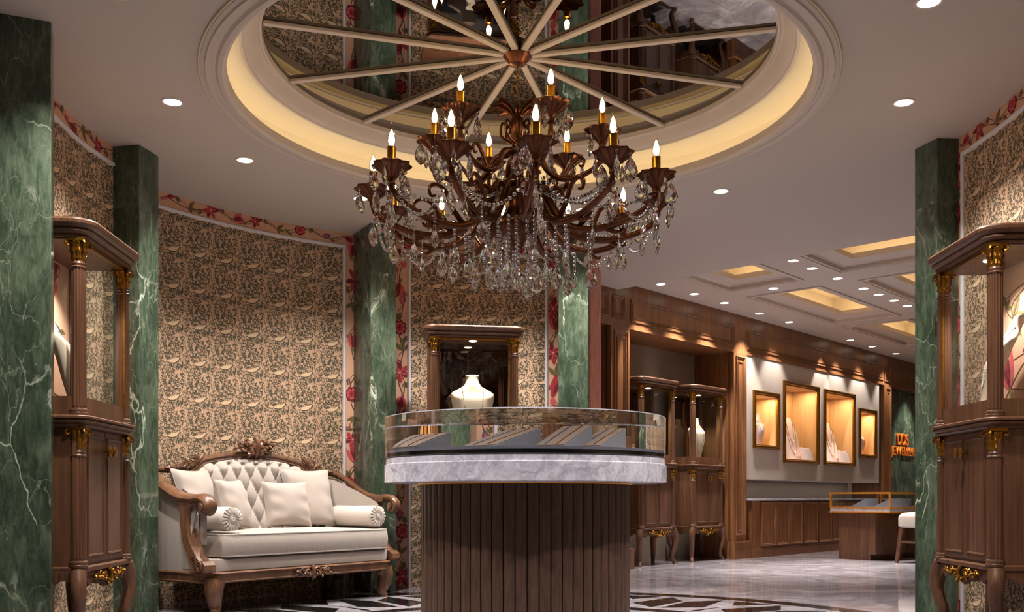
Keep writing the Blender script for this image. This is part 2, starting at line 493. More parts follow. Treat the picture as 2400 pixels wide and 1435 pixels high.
# ---- floor with the inlaid star ring
f = MB()
f.mi = 0
f.add([(-4.2, -2.2, 0), (13, -2.2, 0), (13, 22, 0), (-4.2, 22, 0)], [(0, 1, 2, 3)])
def pol(r, a): return (ROT[0] + r*math.cos(R(a)), ROT[1] + r*math.sin(R(a)), 0.0010)
def ringband(r0, r1, mi, a0=0, a1=360, n=120):
    f.mi = mi
    vs = []
    for i in range(n+1):
        a = a0 + (a1-a0)*i/n
        vs += [pol(r0, a), pol(r1, a)]
    f.add(vs, [(2*i, 2*i+1, 2*i+3, 2*i+2) for i in range(n)])
ringband(2.38, 2.55, 1)
ringband(1.36, 1.50, 1)
f.mi = 1
for k in range(16):
    c0 = 55.2 + 22.5*k
    for s in (1, -1):
        q = [(1.60, 1.3), (2.09, 0.6), (2.31, 5.2), (1.80, 8.8)]
        f.add([pol(r, c0 + s*a) for r, a in q], [(0, 1, 2, 3) if s > 0 else (3, 2, 1, 0)])
    q = [(1.60, 10.4), (1.93, 11.25), (1.60, 12.1), (1.53, 11.25)]
    f.add([pol(r, c0 + a) for r, a in q], [(0, 1, 2, 3)])
    q = [(2.33, 7.4), (2.05, 11.25), (2.33, 15.1)]
    f.add([pol(r, c0 + a) for r, a in q], [(0, 1, 2)])
ST(f.obj('floor', [M['floor'], M['black']], flat=True, recalc=False), 'glossy grey marble floor with a black star ring inlaid round the counter', 'floor')

# ---- low ceiling with the round opening
c = MB()
poly = [(1.10, 10.57), (3.436, 8.364), (5.2, 6.63), (5.2, -2.2), (-3.6, -2.2), (-3.6, 9.3), (-0.5, 10.6)]
def hit(a):
    dx, dy = math.cos(a), math.sin(a); best = None
    for i in range(len(poly)):
        x1, y1 = poly[i][0]-RING[0], poly[i][1]-RING[1]; x2, y2 = poly[(i+1) % len(poly)][0]-RING[0], poly[(i+1) % len(poly)][1]-RING[1]
        ex, ey = x2-x1, y2-y1; den = dx*ey - dy*ex
        if abs(den) < 1e-9: continue
        t_ = (x1*ey - y1*ex)/den; s_ = (x1*dy - y1*dx)/den
        if t_ > 0 and -1e-6 <= s_ <= 1+1e-6 and (best is None or t_ < best): best = t_
    return best
angs = sorted([2*PI*i/144 for i in range(144)] + [math.atan2(p[1]-RING[1], p[0]-RING[0]) % (2*PI) for p in poly])
inner = [(RING[0]+1.715*math.cos(a), RING[1]+1.715*math.sin(a), Z_LOW) for a in angs]
outer = [(RING[0]+hit(a)*math.cos(a), RING[1]+hit(a)*math.sin(a), Z_LOW) for a in angs]
outer_t = [(p[0], p[1], Z_HIGH+0.02) for p in outer]
c.loops([inner, outer, outer_t], True, False, False)
ST(c.obj('ceiling', M['ceil']), 'plain taupe ceiling of the round room with a circular opening', 'ceiling')

def ring_lathe(name, prof, mat, label, cat, seg=144, kind='structure'):
    b = MB(); b.lathe(prof, seg, (RING[0], RING[1], 0), None, False, False)
    return tag(b.obj(name, mat, ang=30), label, cat, kind=kind)
ring_lathe('trim_1', [(1.72,3.012),(1.715,2.994),(1.695,2.990),(1.690,2.980),(1.66,2.978),(1.655,2.988),(1.64,2.990),(1.628,2.976),(1.605,2.974),(1.597,2.984),(1.586,2.986),(1.584,3.03),(1.594,3.03),(1.594,2.998)],
           M['mould'], 'stepped round plaster moulding at the rim of the ceiling opening', 'moulding')
ring_lathe('ceiling_cove', [(1.594,2.998),(1.725,2.998),(1.735,3.10),(1.72,3.15),(1.66,3.185),(1.50,3.20)], M['cove'], 'glowing cream light cove circling the ceiling mirror', 'light cove')
ring_lathe('trim_2', [(1.535,3.20),(1.535,3.184),(1.522,3.172),(1.505,3.170),(1.497,3.180),(1.485,3.184),(1.468,3.200),(1.45,3.222),(1.44,3.238),(1.425,3.242),(1.418,3.236),(1.408,3.240),(1.404,3.272)],
           M['mould'], 'stepped plaster moulding framing the ceiling mirror', 'moulding')
b = MB(); b.tube([(RING[0]+1.604*math.cos(2*PI*i/96), RING[1]+1.604*math.sin(2*PI*i/96), 3.009) for i in range(96)], 0.007, 6, True)
tag(b.obj('light_strip', M['led']), 'warm light strip hidden in the round ceiling cove', 'light strip')
b = MB(); b.lathe([(0.0, 3.268), (1.406, 3.268), (1.406, 3.285), (0.0, 3.285)], 144, (RING[0], RING[1], 0))
mir = ST(b.obj('ceiling_mirror', M['mirror']), 'dark tinted round mirror set in the ceiling above the chandelier', 'mirror')
for k in range(12):
    a = R(16.5 + 30*k); d = Vector((math.cos(a), math.sin(a), 0))
    b = MB(); b.obox(Vector((RING[0], RING[1], 3.258)) + d*0.735, (1.33, 0.036, 0.02), Matrix.Rotation(a, 3, 'Z'))
    b.obj('glazing_bar', M['mould'], mir, bevel=0.004)

# ---- far room ceiling with lit coffers, in (u, v) of the panelled wall
COF = [(-1.2, 0.81, 0.67, 1.47), (1.33, 3.57, 0.67, 1.47), (4.0, 6.1, 0.67, 1.47), (6.6, 8.7, 0.67, 1.47),
       (-1.2, 0.75, 2.0, 3.2), (1.33, 3.57, 2.0, 3.2), (4.0, 6.1, 2.0, 3.2)]
us = sorted({-2.5, 10.2} | {q for k in COF for q in k[:2]}); vs_ = sorted({-0.7, 4.7} | {q for k in COF for q in k[2:]})
c = MB()
for i in range(len(us)-1):
    for j in range(len(vs_)-1):
        um, vm = (us[i]+us[i+1])/2, (vs_[j]+vs_[j+1])/2
        if any(k[0] < um < k[1] and k[2] < vm < k[3] for k in COF): continue
        c.add([fw(us[i], vs_[j], Z_HIGH), fw(us[i+1], vs_[j], Z_HIGH), fw(us[i+1], vs_[j+1], Z_HIGH), fw(us[i], vs_[j+1], Z_HIGH)], [(0, 1, 2, 3)])
ST(c.obj('ceiling_shop', M['ceil'], flat=True), 'plain taupe ceiling of the long showroom pierced by lit coffers', 'ceiling')
COFL = ['small lit ceiling coffer beside the wood panelled wall, nearest the round room', 'largest lit ceiling coffer over the two glass cabinets, beside the wood panelled wall',
        'third lit ceiling coffer along the wood panelled wall, by the wall niches', 'fourth lit ceiling coffer along the wood panelled wall, half behind the green pilaster',
        'near lit ceiling coffer in the outer row, cut by the low ceiling edge', 'second lit ceiling coffer in the outer row, touching the green pilaster', 'third lit ceiling coffer in the outer row, behind the green pilaster']
for k, (u0, u1, v0, v1) in enumerate(COF):
    base = [fw(u0, v0)[:2], fw(u1, v0)[:2], fw(u1, v1)[:2], fw(u0, v1)[:2]]
    # orientation: make counter-clockwise
    ar = sum(base[i][0]*base[(i+1) % 4][1]-base[(i+1) % 4][0]*base[i][1] for i in range(4))
    if ar < 0: base = base[::-1]
    e = thing('ceiling_coffer', COFL[k], 'ceiling coffer'); e['kind'] = 'structure'
    b = MB(); b.outline(base, [(0.055, Z_HIGH), (0.055, Z_HIGH-.014), (0.03, Z_HIGH-.018), (0.024, Z_HIGH-.006), (0.0, Z_HIGH-.008), (0.0, Z_HIGH+.03), (-0.03, Z_HIGH+.045), (-0.17, Z_HIGH+.06), (-0.17, Z_HIGH+.112), (-0.16, Z_HIGH+.112), (-0.16, Z_HIGH+.085)], False, False)
    b.obj('moulding', M['mould'], e, flat=True)
    b = MB(); b.outline(base, [(-0.16, Z_HIGH+.085), (0.02, Z_HIGH+.085), (0.02, Z_HIGH+.32)], False, True)
    b.obj('well', M['cove'], e, flat=True)
    b = MB(); cx, cy = fw((u0+u1)/2, (v0+v1)/2)[:2]
    q = [fw(u0+.146, v0+.146, Z_HIGH+.096), fw(u1-.146, v0+.146, Z_HIGH+.096), fw(u1-.146, v1-.146, Z_HIGH+.096), fw(u0+.146, v1-.146, Z_HIGH+.096)]
    for i in range(4): b.tube([q[i], q[(i+1) % 4]], 0.008, 6)
    b.obj('light_strip', M['led2'], e)

# ---- curved wallpapered walls
class Path:
    def __init__(s, pts, n=90, smooth=True):
        s.p = bez(pts, n) if smooth else list(pts)
        s.s = [0.0]
        for a, b in zip(s.p, s.p[1:]): s.s.append(s.s[-1] + math.dist(a, b))
        s.L = s.s[-1]
    def at(s, q):
        q = min(max(q, 0), s.L); i = 0
        while i < len(s.s)-2 and s.s[i+1] < q: i += 1
        t_ = (q-s.s[i])/max(s.s[i+1]-s.s[i], 1e-9); a, b = s.p[i], s.p[i+1]
        x, y = a[0]+(b[0]-a[0])*t_, a[1]+(b[1]-a[1])*t_
        i0, i1 = max(i-1, 0), min(i+2, len(s.p)-1)
        dx, dy = s.p[i1][0]-s.p[i0][0], s.p[i1][1]-s.p[i0][1]; l = math.hypot(dx, dy)
        nx, ny = -dy/l, dx/l
        if nx*(ROT[0]-x)+ny*(ROT[1]-y) < 0: nx, ny = -nx, -ny
        return x, y, nx, ny
    def w(s, q, z, off=0.0):
        x, y, nx, ny = s.at(q)
        return (x+nx*off, y+ny*off, z)
    def s_px(s, px):
        best = (1e9, 0)
        for i in range(2001):
            q = s.L*i/2000; x, y, _, _ = s.at(q)
            if y < 0.5: continue
            best = min(best, (abs(1200+2300*x/y-px), q))
        return best[1]

def petal(cx, cy, ang, ln, wd, n=8, tip=1.0):
    out = []
    for i in range(n+1):
        t_ = i/n; out.append((t_*ln, wd*math.sin(PI*t_**0.8)**tip/2))
    for i in range(n-1, 0, -1):
        t_ = i/n; out.append((t_*ln, -wd*math.sin(PI*t_**0.8)**tip/2))
    return [(cx + rot2(x, y, ang)[0], cy + rot2(x, y, ang)[1]) for x, y in out]

def curve_strip(pts, wd):
    P = bez(pts, 14); L_, R_ = [], []
    for i in range(len(P)):
        a, b = P[max(i-1, 0)], P[min(i+1, len(P)-1)]
        dx, dy = b[0]-a[0], b[1]-a[1]; l = math.hypot(dx, dy) or 1
        L_.append((P[i][0]-dy/l*wd/2, P[i][1]+dx/l*wd/2)); R_.append((P[i][0]+dy/l*wd/2, P[i][1]-dx/l*wd/2))
    return L_, R_

def flower(kind, x, y, s, ang, rnd):
    """list of (polygon, slot name, layer)"""
    o = []
    if kind == 'tulip':
        o.append((petal(x, y, ang, s, s*.62), 'red', 2))
        for q in (-.42, .42): o.append((petal(x, y, ang+q, s*1.05, s*.34), 'rose', 3))
        for q in (-.18, .2): o.append((petal(x, y, ang+q, s*.95, s*.16), 'wine', 4))
        o.append((petal(x, y, ang+PI, s*.28, s*.2), 'leaf', 3))
    elif kind == 'lily':
        for k in range(6): o.append((petal(x, y, ang+k*PI/3+rnd.uniform(-.15, .15), s*rnd.uniform(.62, .85), s*.32, tip=.8), 'red' if k % 2 else 'wine', 2))
        for k in range(6): o.append((petal(x, y, ang+k*PI/3+.2, s*.5, s*.08), 'rose', 3))
        o.append((petal(x-.05*s, y, 0, s*.14, s*.14), 'peach', 4))
    elif kind == 'rosette':
        for rr, nm, kk in ((.55, 'wine', 9), (.42, 'rose', 8), (.27, 'red', 6)):
            for k in range(kk): o.append((petal(x, y, ang+k*2*PI/kk, s*rr, s*rr*.75, 6, .6), nm, 2 if rr > .5 else 3 if rr > .3 else 4))
    elif kind == 'leafy':
        for q in (-.9, 0, .9): o.append((petal(x, y, ang+q, s*.75, s*.26), 'leaf', 2))
        for q in (-.9, 0, .9): o.append((petal(x, y, ang+q, s*.68, s*.05), 'stem', 3))
    elif kind == 'bud':
        o.append((petal(x, y, ang, s*.8, s*.4), 'blue', 2)); o.append((petal(x, y, ang, s*.62, s*.22), 'rose', 3))
    elif kind == 'bird':
        o.append((petal(x, y, ang, s*1.5, s*.45), 'red', 2)); o.append((petal(x, y, ang+PI, s*.5, s*.36), 'rose', 2))
        o.append((petal(x+.2*s*math.cos(ang), y+.2*s*math.sin(ang), ang+.3, s*.9, s*.24), 'wine', 3))
    return o

def floral(b, put, length, width, pitch, size, seed, along=True):
    """scatter a flowering vine over a strip; put(l, w, layer) -> point"""
    rnd = random.Random(seed)
    def emit(poly, nm, layer):
        b.mi = PRINT.index(nm)
        q = [(min(max(px, 0.002), length-.002), min(max(py, .002), width-.002)) for px, py in poly]
        if max(p[1] for p in q)-min(p[1] for p in q) < .003 or max(p[0] for p in q)-min(p[0] for p in q) < .003: return
        c = (sum(p[0] for p in q)/len(q), sum(p[1] for p in q)/len(q))
        vs = [put(*c, layer)] + [put(p[0], p[1], layer) for p in q]
        b.add(vs, [(0, i+1, (i+1) % len(q)+1) for i in range(len(q))])
    n = max(2, int(length/pitch))
    pts = [(-.02, width*.5)] + [((i+.5)*length/n, width*(.5 + (.28 if i % 2 else -.28)*rnd.uniform(.6, 1.1))) for i in range(n)] + [(length+.02, width*.5)]
    def strip(ps, wd, layer=1):
        L_, R_ = curve_strip(ps, wd); b.mi = PRINT.index('stem')
        cl = lambda p: (min(max(p[0], .002), length-.002), min(max(p[1], .002), width-.002))
        vs = [put(*cl(p), layer) for p in L_] + [put(*cl(p), layer) for p in R_]; k = len(L_)
        b.add(vs, [(i, i+1, k+i+1, k+i) for i in range(k-1)])
    for i in range(len(pts)-1):
        a, c = pts[i], pts[i+1]; mx = (a[0]+c[0])/2
        strip([a, (mx, a[1]*.6+c[1]*.4 + rnd.uniform(-.2, .2)*width), c], size*.055)
    kinds = ['tulip', 'lily', 'leafy', 'rosette', 'bud', 'tulip', 'bird', 'leafy', 'lily']
    k0 = rnd.randrange(9)
    for i in range(n):
        x, y = pts[i+1]; kd = kinds[(k0+i) % 9]
        a = rnd.uniform(-.5, .5) + (PI if rnd.random() < .25 else 0)
        if width > .25:
            a = rnd.uniform(0, 2*PI)
        for p in flower(kd, x, width*.5+(y-width*.5)*.5 if width < .25 else y, size*rnd.uniform(.85, 1.15), a, rnd): emit(*p)
        for sgn in (-1, 1):
            lx = x + pitch*.42*sgn; ly = width*.5 + sgn*width*.3*(1 if i % 2 else -1)
            strip([(x, y), ((x+lx)/2, ly*.7+y*.3), (lx, ly)], size*.035)
            for p in flower('leafy' if rnd.random() < .6 else 'bud', lx, ly, size*.5, rnd.uniform(-1.2, 1.2)+(0 if sgn > 0 else PI), rnd): emit(*p)

TRIM = [3]
def wall(name, path, t0, t1, label, strips=(), z_top=Z_LOW, seed=1, top=True, verts=(True, True)):
    """t0..t1: arc range covered by the scroll paper; strips: arc ranges with the flower border"""
    b = MB(); b.mi = 0
    n = max(8, int(path.L/.07)); rings = []
    for i in range(n+1):
        q = path.L*i/n
        rings.append([path.w(q, 0), path.w(q, z_top), path.w(q, z_top, -.07), path.w(q, 0, -.07)])
    b.loops(rings, True)
    zt = z_top-.115
    b.mi = 1
    n = max(6, int((t1-t0)/.06))
    b.grid(lambda i, j: path.w(t0+(t1-t0)*i, zt*j, .0015), n, 1, lambda i, j: (t0+(t1-t0)*i, zt*j))
    lay = lambda k: .002+.0007*k
    for k, (s0, s1) in enumerate(strips):
        floral(b, lambda l, w, y, s0=s0, s1=s1: path.w(s0+w if s1 > s0 else s0-w, l, lay(y)), zt+.02, abs(s1-s0), .19, .135, seed+k*13)
    if top:
        floral(b, lambda l, w, y: path.w(t0-.1+l, zt+.022+w, lay(y)), t1-t0+.2, .09, .19, .095, seed+77)
    o = b.obj(name, [M[k] for k in PRINT], recalc=False, flat=False, ang=30)
    ST(o, label, 'wall')
    # white bead framing the scroll paper
    b = MB(); w = .013
    def barv(q):
        b.loops([[path.w(q-w, z, 0), path.w(q-w, z, .008), path.w(q-w*.5, z, .016), path.w(q+w*.5, z, .016), path.w(q+w, z, .008), path.w(q+w, z, 0)] for z in (0, zt+w)], True)
    if verts[0]: barv(t0)
    if verts[1]: barv(t1)
    b.loops([[path.w(t0+(t1-t0)*i/n, zt-w, 0), path.w(t0+(t1-t0)*i/n, zt-w, .008), path.w(t0+(t1-t0)*i/n, zt-w*.5, .016), path.w(t0+(t1-t0)*i/n, zt+w*.5, .016), path.w(t0+(t1-t0)*i/n, zt+w, .008), path.w(t0+(t1-t0)*i/n, zt+w, 0)] for i in range(n+1)], True)
    ST(b.obj('trim_%d' % TRIM[0], M['white'], ang=30), 'white bead framing the scroll wallpaper of the ' + label.split('curved ')[-1].split(' wall')[0] + ' wall', 'moulding')
    TRIM[0] += 1
    return o

def arc(Rr, a0, a1, n=60): return Path([(ROT[0]+Rr*math.cos(R(a0+(a1-a0)*i/n)), ROT[1]+Rr*math.sin(R(a0+(a1-a0)*i/n))) for i in range(n+1)], smooth=False)

PL = Path([(-2.78,-1.6),(-2.74,1.0),(-2.70,2.7),(-2.60,3.5),(-2.52,4.2),(-2.515,4.8),(-2.525,5.1),(-2.55,5.41),(-2.575,5.80),(-2.565,6.05),(-2.53,6.34)], 160)
sL = PL.s_px(267)
wall('wall_left', PL, 0.3, sL, 'curved left wall papered in olive scrolls behind the near left glass cabinet', [(sL+.02, PL.L)], seed=3, verts=(False, True))
PS = arc(3.08, 162, 114)
s0, s1 = .12, PS.s_px(806.5)
wall('wall_back_left', PS, s0, s1, 'curved sofa wall papered in olive scrolls with a red flower border', [(s1+.015, s1+.16)], seed=11)
PB = arc(3.02, 114.5, 79.5)
s0, s1 = PB.s_px(959), PB.s_px(1280.5)
wall('wall_back', PB, s0, s1, 'curved back wall papered in olive scrolls behind the bust cabinet', [(s0-.017, s0-.125), (s1+.017, s1+.125)], seed=23)
PR = Path([(2.775,6.2),(2.79,6.0),(2.80,5.6),(2.79,5.35),(2.77,4.9),(2.72,4.4),(2.68,3.8),(2.72,3.0),(2.80,1.0),(2.85,-1.6)], 160)
s0 = PR.s_px(2258)
wall('wall_right', PR, s0, PR.L-.3, 'curved right wall papered in olive scrolls behind the near right glass cabinet', [(0.0, max(s0-.015, .05))], seed=31, verts=(True, False))
b = MB(); b.mi = 0
b.box(-3.0, 3.0, -1.68, -1.6, 0, Z_LOW); b.mi = 1
b.add([(-2.8, -1.598, 0), (2.85, -1.598, 0), (2.85, -1.598, 2.9), (-2.8, -1.598, 2.9)], [(0, 1, 2, 3)], [(0, 0), (5.65, 0), (5.65, 2.9), (0, 2.9)])
ST(b.obj('wall_front', [M['peach'], M['toile']], flat=True, recalc=False), 'plain papered wall closing the round room at the near side', 'wall')

def pillar(name, poly, label):
    b = MB(); b.prism(poly, lambda x, y, h: (x, y, h), 0, Z_LOW)
    return ST(b.obj(name, M['green'], flat=True, bevel=.004), label, 'pilaster')
def quad(f1, f2, out): return [f1, f2, (f2[0]+out[0], f2[1]+out[1]), (f1[0]+out[0], f1[1]+out[1])]
pillar('marble_pilaster', quad((-2.168,4.616), (-2.242,4.806), (-.46,-.205)), 'widest green marble pilaster, at the left edge before the near left cabinet')
pillar('marble_pilaster', quad((-2.362,6.215), (-2.316,6.432), (-.27,.05)), 'green marble pilaster between the near left cabinet and the sofa')
pillar('marble_pilaster', quad((-1.146,7.975), (-.955,8.084), (-.30,.53)), 'green marble pilaster behind the right arm of the sofa')
pillar('marble_pilaster', quad((.385,8.13), (.628,8.10), (.06,.50)), 'green marble pilaster right of the bust cabinet beside the pink end panel')
pillar('marble_pilaster', quad((2.586,6.302), (2.645,6.104), (.26,.02)), 'dark green marble pilaster left of the near right cabinet')
b = MB(); b.prism([(.690,8.60),(.887,9.776),(.55,9.95),(.35,8.66)], lambda x, y, h: (x, y, h), 0, Z_LOW)
ST(b.obj('wall_end', M['streak'], flat=True), 'end of the back wall in streaked pink paper, facing the showroom', 'wall')

# ---- recessed downlights
def downlight(x, y, z, label, group, energy, spot=114, blend=1.0, tilt=(0, 0, 0), proto=[None]):
    if proto[0] is None:
        t_ = thing('recessed_downlight', label, 'ceiling light', (x, y, z), 0, group)
        b = MB(); b.lathe([(.050, 0.0), (.050, -.004), (.060, -.006), (.066, -.003), (.067, 0.0)], 28, cap0=False, cap1=False)
        b.obj('trim_ring', M['mould'], t_)
        b = MB(); b.lathe([(0.0, -.0025), (.050, -.0025)], 28, cap0=False, cap1=False)
        b.obj('lens', M['lens'], t_)
        proto[0] = t_
    else:
        t_ = copy_tree(proto[0]); t_.location = (x, y, z); tag(t_, label, 'ceiling light', group)
    DL.append((t_, energy, spot, blend, tilt))
    return t_
DL = []
G1, G2 = 'downlights around the ceiling recess', 'downlights of the showroom ceiling'
for x, y, lb in [(-1.918,5.543,'recessed downlight in the low ceiling above the near left cabinet'), (-1.768,6.497,'recessed downlight in the low ceiling above the sofa, left of the round recess'),
                 (-1.131,7.329,'recessed downlight beside the left tip of the chandelier'), (1.524,7.156,'recessed downlight right of the chandelier, behind the round recess'),
                 (2.216,5.552,'recessed downlight between the round recess and the near right cabinet'), (1.88,4.426,'recessed downlight at the top edge of the photo, right of the mirror'),
                 (-.15,7.70,'recessed downlight in front of the bust cabinet, hidden by the chandelier'), (-1.75,4.35,'recessed downlight over the left entrance, out of view'),
                 (-.95,3.78,'recessed downlight before the counter on the left, out of view'), (1.05,3.75,'recessed downlight before the counter on the right, out of view'), (.55,7.62,'recessed downlight before the green pilaster at the pink end panel')]:
    downlight(x, y, Z_LOW, lb, G1, E_LOW*(1.3 if x == 1.524 else 1.0))
HL = [(1.62,10.675,'first'),(2.077,11.188,'second'),(2.533,11.701,'third'),(3.117,12.362,'fourth'),(3.667,12.976,'fifth'),(4.987,14.464,'sixth'),(5.532,15.075,'seventh'),(6.186,15.808,'eighth')]
for x, y, nm in HL: downlight(x, y, Z_HIGH, nm + ' downlight from the near end of the row along the wood panelled wall', G2, E_HIGH*(1.0 if nm in ('first', 'second', 'third', 'fourth') else .42), 76, .5)
for x, y, nm in [(2.757,9.621,'first'),(3.039,9.942,'second'),(3.449,10.396,'third'),(3.906,10.903,'fourth'),(4.192,11.223,'fifth'),(4.499,11.562,'sixth'),(4.784,11.882,'seventh')]:
    downlight(x, y, Z_HIGH, nm + ' downlight from the near end of the row between the two rows of coffers', G2, E_HIGH*1.5, 48, .7)
downlight(2.903, 10.892, Z_HIGH, 'single downlight between the smallest coffer and the large coffer behind it', G2, E_HIGH*1.5, 48, .7)
for t_, en, sp, bl, tilt in DL:
    lamp('SPOT', 'spot', t_, (0, 0, -.02), en, WARM, .03, sp, bl, tilt)
# ================================================================== FAR PANELLED WALL  (local x = u, y = -offset, z)
def far(o):
    o.location = (FWO[0], FWO[1], 0); o.rotation_euler = (0, 0, FWA); return o
D0 = .55       # recess depth
def rect_mould(b, u0, u1, z0, z1, y, w=.028, h=.016):
    """raised picture-frame moulding on a wall face at y (towards -y)"""
    q = [(u0, z0), (u1, z0), (u1, z1), (u0, z1)]
    prof = [(0, 0), (0, h*.7), (w*.3, h), (w*.5, h*.5), (w*.75, h*.6), (w, 0)]
    rings = []
    for (o_, hh) in prof:
        rings.append([(u0+o_, y-hh, z0+o_), (u1-o_, y-hh, z0+o_), (u1-o_, y-hh, z1-o_), (u0+o_, y-hh, z1-o_)])
    b.loops(rings, True, False, False)

b = MB()
b.box(-2.4, 10.0, 0, .10, 2.61, Z_HIGH)
for u0, u1, z0, z1 in [(-1.9, -.56, 2.70, 2.945), (-.482, -.261, 2.70, 2.945), (-.152, 2.095, 2.69, 2.942), (2.435, 6.915, 2.68, 2.932), (6.966, 7.238, 2.67, 2.912), (7.31, 9.8, 2.67, 2.912)]:
    rect_mould(b, u0, u1, z0, z1, 0); rect_mould(b, u0+.045, u1-.045, z0+.045, z1-.045, 0, .014, .008)
b.box(-2.4, 10.0, -.012, 0, 2.61, 2.635)
far(ST(b.obj('wall_fascia', M['panel'], flat=True), 'wood fascia with long raised panels along the top of the showroom wall', 'wall panelling'))
b = MB()
b.box(-2.4, 2.40, .10, D0, 2.61, 2.64)
for u0, u1 in [(-.53, -.185), (2.06, 2.40), (6.92, 7.24)]:
    b.box(u0+.0, u1, .03, D0, 0, 2.61)
far(ST(b.obj('wall_recess', M['panel'], flat=True), 'dark wood sides and soffit of the recess behind the two showroom cabinets', 'wall panelling'))
b = MB()
b.box(-2.4, 2.2, D0, D0+.06, 0, 2.62); b.box(2.40, 6.92, D0-.03, D0+.06, 0, 2.62)
far(ST(b.obj('wall_far', M['taupe'], flat=True), 'smooth taupe plaster wall at the back of the showroom recesses', 'wall'))
b = MB(); b.box(7.24, 10.0, .10, .16, 0, 2.61)
far(ST(b.obj('wall_far_marble', M['green'], flat=True), 'green marble wall carrying the orange shop name', 'wall'))
b = MB(); b.box(10.0, 10.1, -5, .6, 0, Z_HIGH+.4)
far(ST(b.obj('wall_far_end', M['plaster'], flat=True), 'plain plaster wall closing the far end of the showroom', 'wall'))
b = MB(); b.box(-2.2, 10.0, -4.80, -4.7, 0, Z_HIGH+.4)
far(ST(b.obj('wall_shop_right', M['plaster'], flat=True), 'plain plaster wall opposite the panelled wall, out of view', 'wall'))
# wood columns with sunk panels and plinths
for u0, u1, lb in [(-.53, -.19, 'wood column left of the two showroom cabinets, beside the pink end panel'), (2.06, 2.385, 'wood column between the cabinet recess and the wall niches'), (6.92, 7.235, 'wood column between the wall niches and the green marble sign wall')]:
    b = MB(); b.box(u0, u1, -.02, .06, 0, 2.61)
    rect_mould(b, u0+.05, u1-.05, .30, 2.57, -.02, .035, .018); rect_mould(b, u0+.10, u1-.10, .35, 2.50, -.02, .018, .010)
    b.box(u0-.03, u1+.03, -.06, .06, 0, .20); b.box(u0-.03, u1+.03, -.066, .06, .20, .225)
    far(ST(b.obj('trim_%d' % TRIM[0], M['panel'], flat=True), lb, 'wood column')); TRIM[0] += 1

# plaster niche panel: front face with four openings
NI = [(2.579, 3.291, 1.418, 2.176), (3.419, 4.498, 1.253, 2.371), (4.684, 5.762, 1.254, 2.363), (5.931, 6.601, 1.402, 2.169)]
fr = .055
HO = [(a+fr, b_-fr, c_+fr, d_-fr) for a, b_, c_, d_ in NI]
us = sorted({2.395, 6.75} | {q for k in HO for q in k[:2]}); zs = sorted({1.017, 2.612} | {q for k in HO for q in k[2:]})
b = MB()
for i in range(len(us)-1):
    for j in range(len(zs)-1):
        um, zm = (us[i]+us[i+1])/2, (zs[j]+zs[j+1])/2
        if any(k[0] < um < k[1] and k[2] < zm < k[3] for k in HO): continue
        b.add([(us[i], 0.0, zs[j]), (us[i+1], 0.0, zs[j]), (us[i+1], 0.0, zs[j+1]), (us[i], 0.0, zs[j+1])], [(0, 1, 2, 3)])
b.add([(2.395, 0, 1.017), (6.75, 0, 1.017), (6.75, .5, 1.017), (2.395, .5, 1.017)], [(0, 1, 2, 3)])
b.add([(6.75, 0, 1.017), (6.75, .5, 1.017), (6.75, .5, 2.612), (6.75, 0, 2.612)], [(0, 1, 2, 3)])
far(ST(b.obj('wall_niche_panel', M['plaster'], flat=True), 'pale plaster panel holding four gold framed niches', 'wall'))
NLB = ['small gold framed wall niche nearest the wood column, with one bust', 'tall gold framed wall niche, nearer of the two tall ones', 'tall gold framed wall niche, farther of the two tall ones', 'smallest gold framed wall niche, next to the green marble wall']
for k, (u0, u1, z0, z1) in enumerate(NI):
    a0, a1, c0, c1 = HO[k]
    t_ = far(thing('display_niche', NLB[k], 'wall niche', group='gold framed niches in the plaster panel'))
    b = MB()
    dp = .36
    b.add([(a0,0,c0),(a1,0,c0),(a1,0,c1),(a0,0,c1),(a0,dp,c0),(a1,dp,c0),(a1,dp,c1),(a0,dp,c1)], [(0,1,5,4),(1,2,6,5),(2,3,7,6),(3,0,4,7),(4,5,6,7)])
    b.obj('niche_lining', M['niche'], t_, flat=True)
    b = MB(); rings = []
    for (o_, h) in [(0, 0), (0, .03), (.012, .038), (.022, .028), (.036, .034), (.046, .020), (fr, .016), (fr, -.01)]:
        rings.append([(u0+o_, -h, z0+o_), (u1-o_, -h, z0+o_), (u1-o_, -h, z1-o_), (u0+o_, -h, z1-o_)])
    b.loops(rings, True, False, False)
    b.obj('frame', M['brass'], t_, flat=True)
    lamp('AREA', 'niche_lamp', t_, ((a0+a1)/2, .085, c1-.015), E_NICHE*(a1-a0)*2.6, WARMER, (a1-a0)*.8, shape='RECTANGLE', sy=.05)

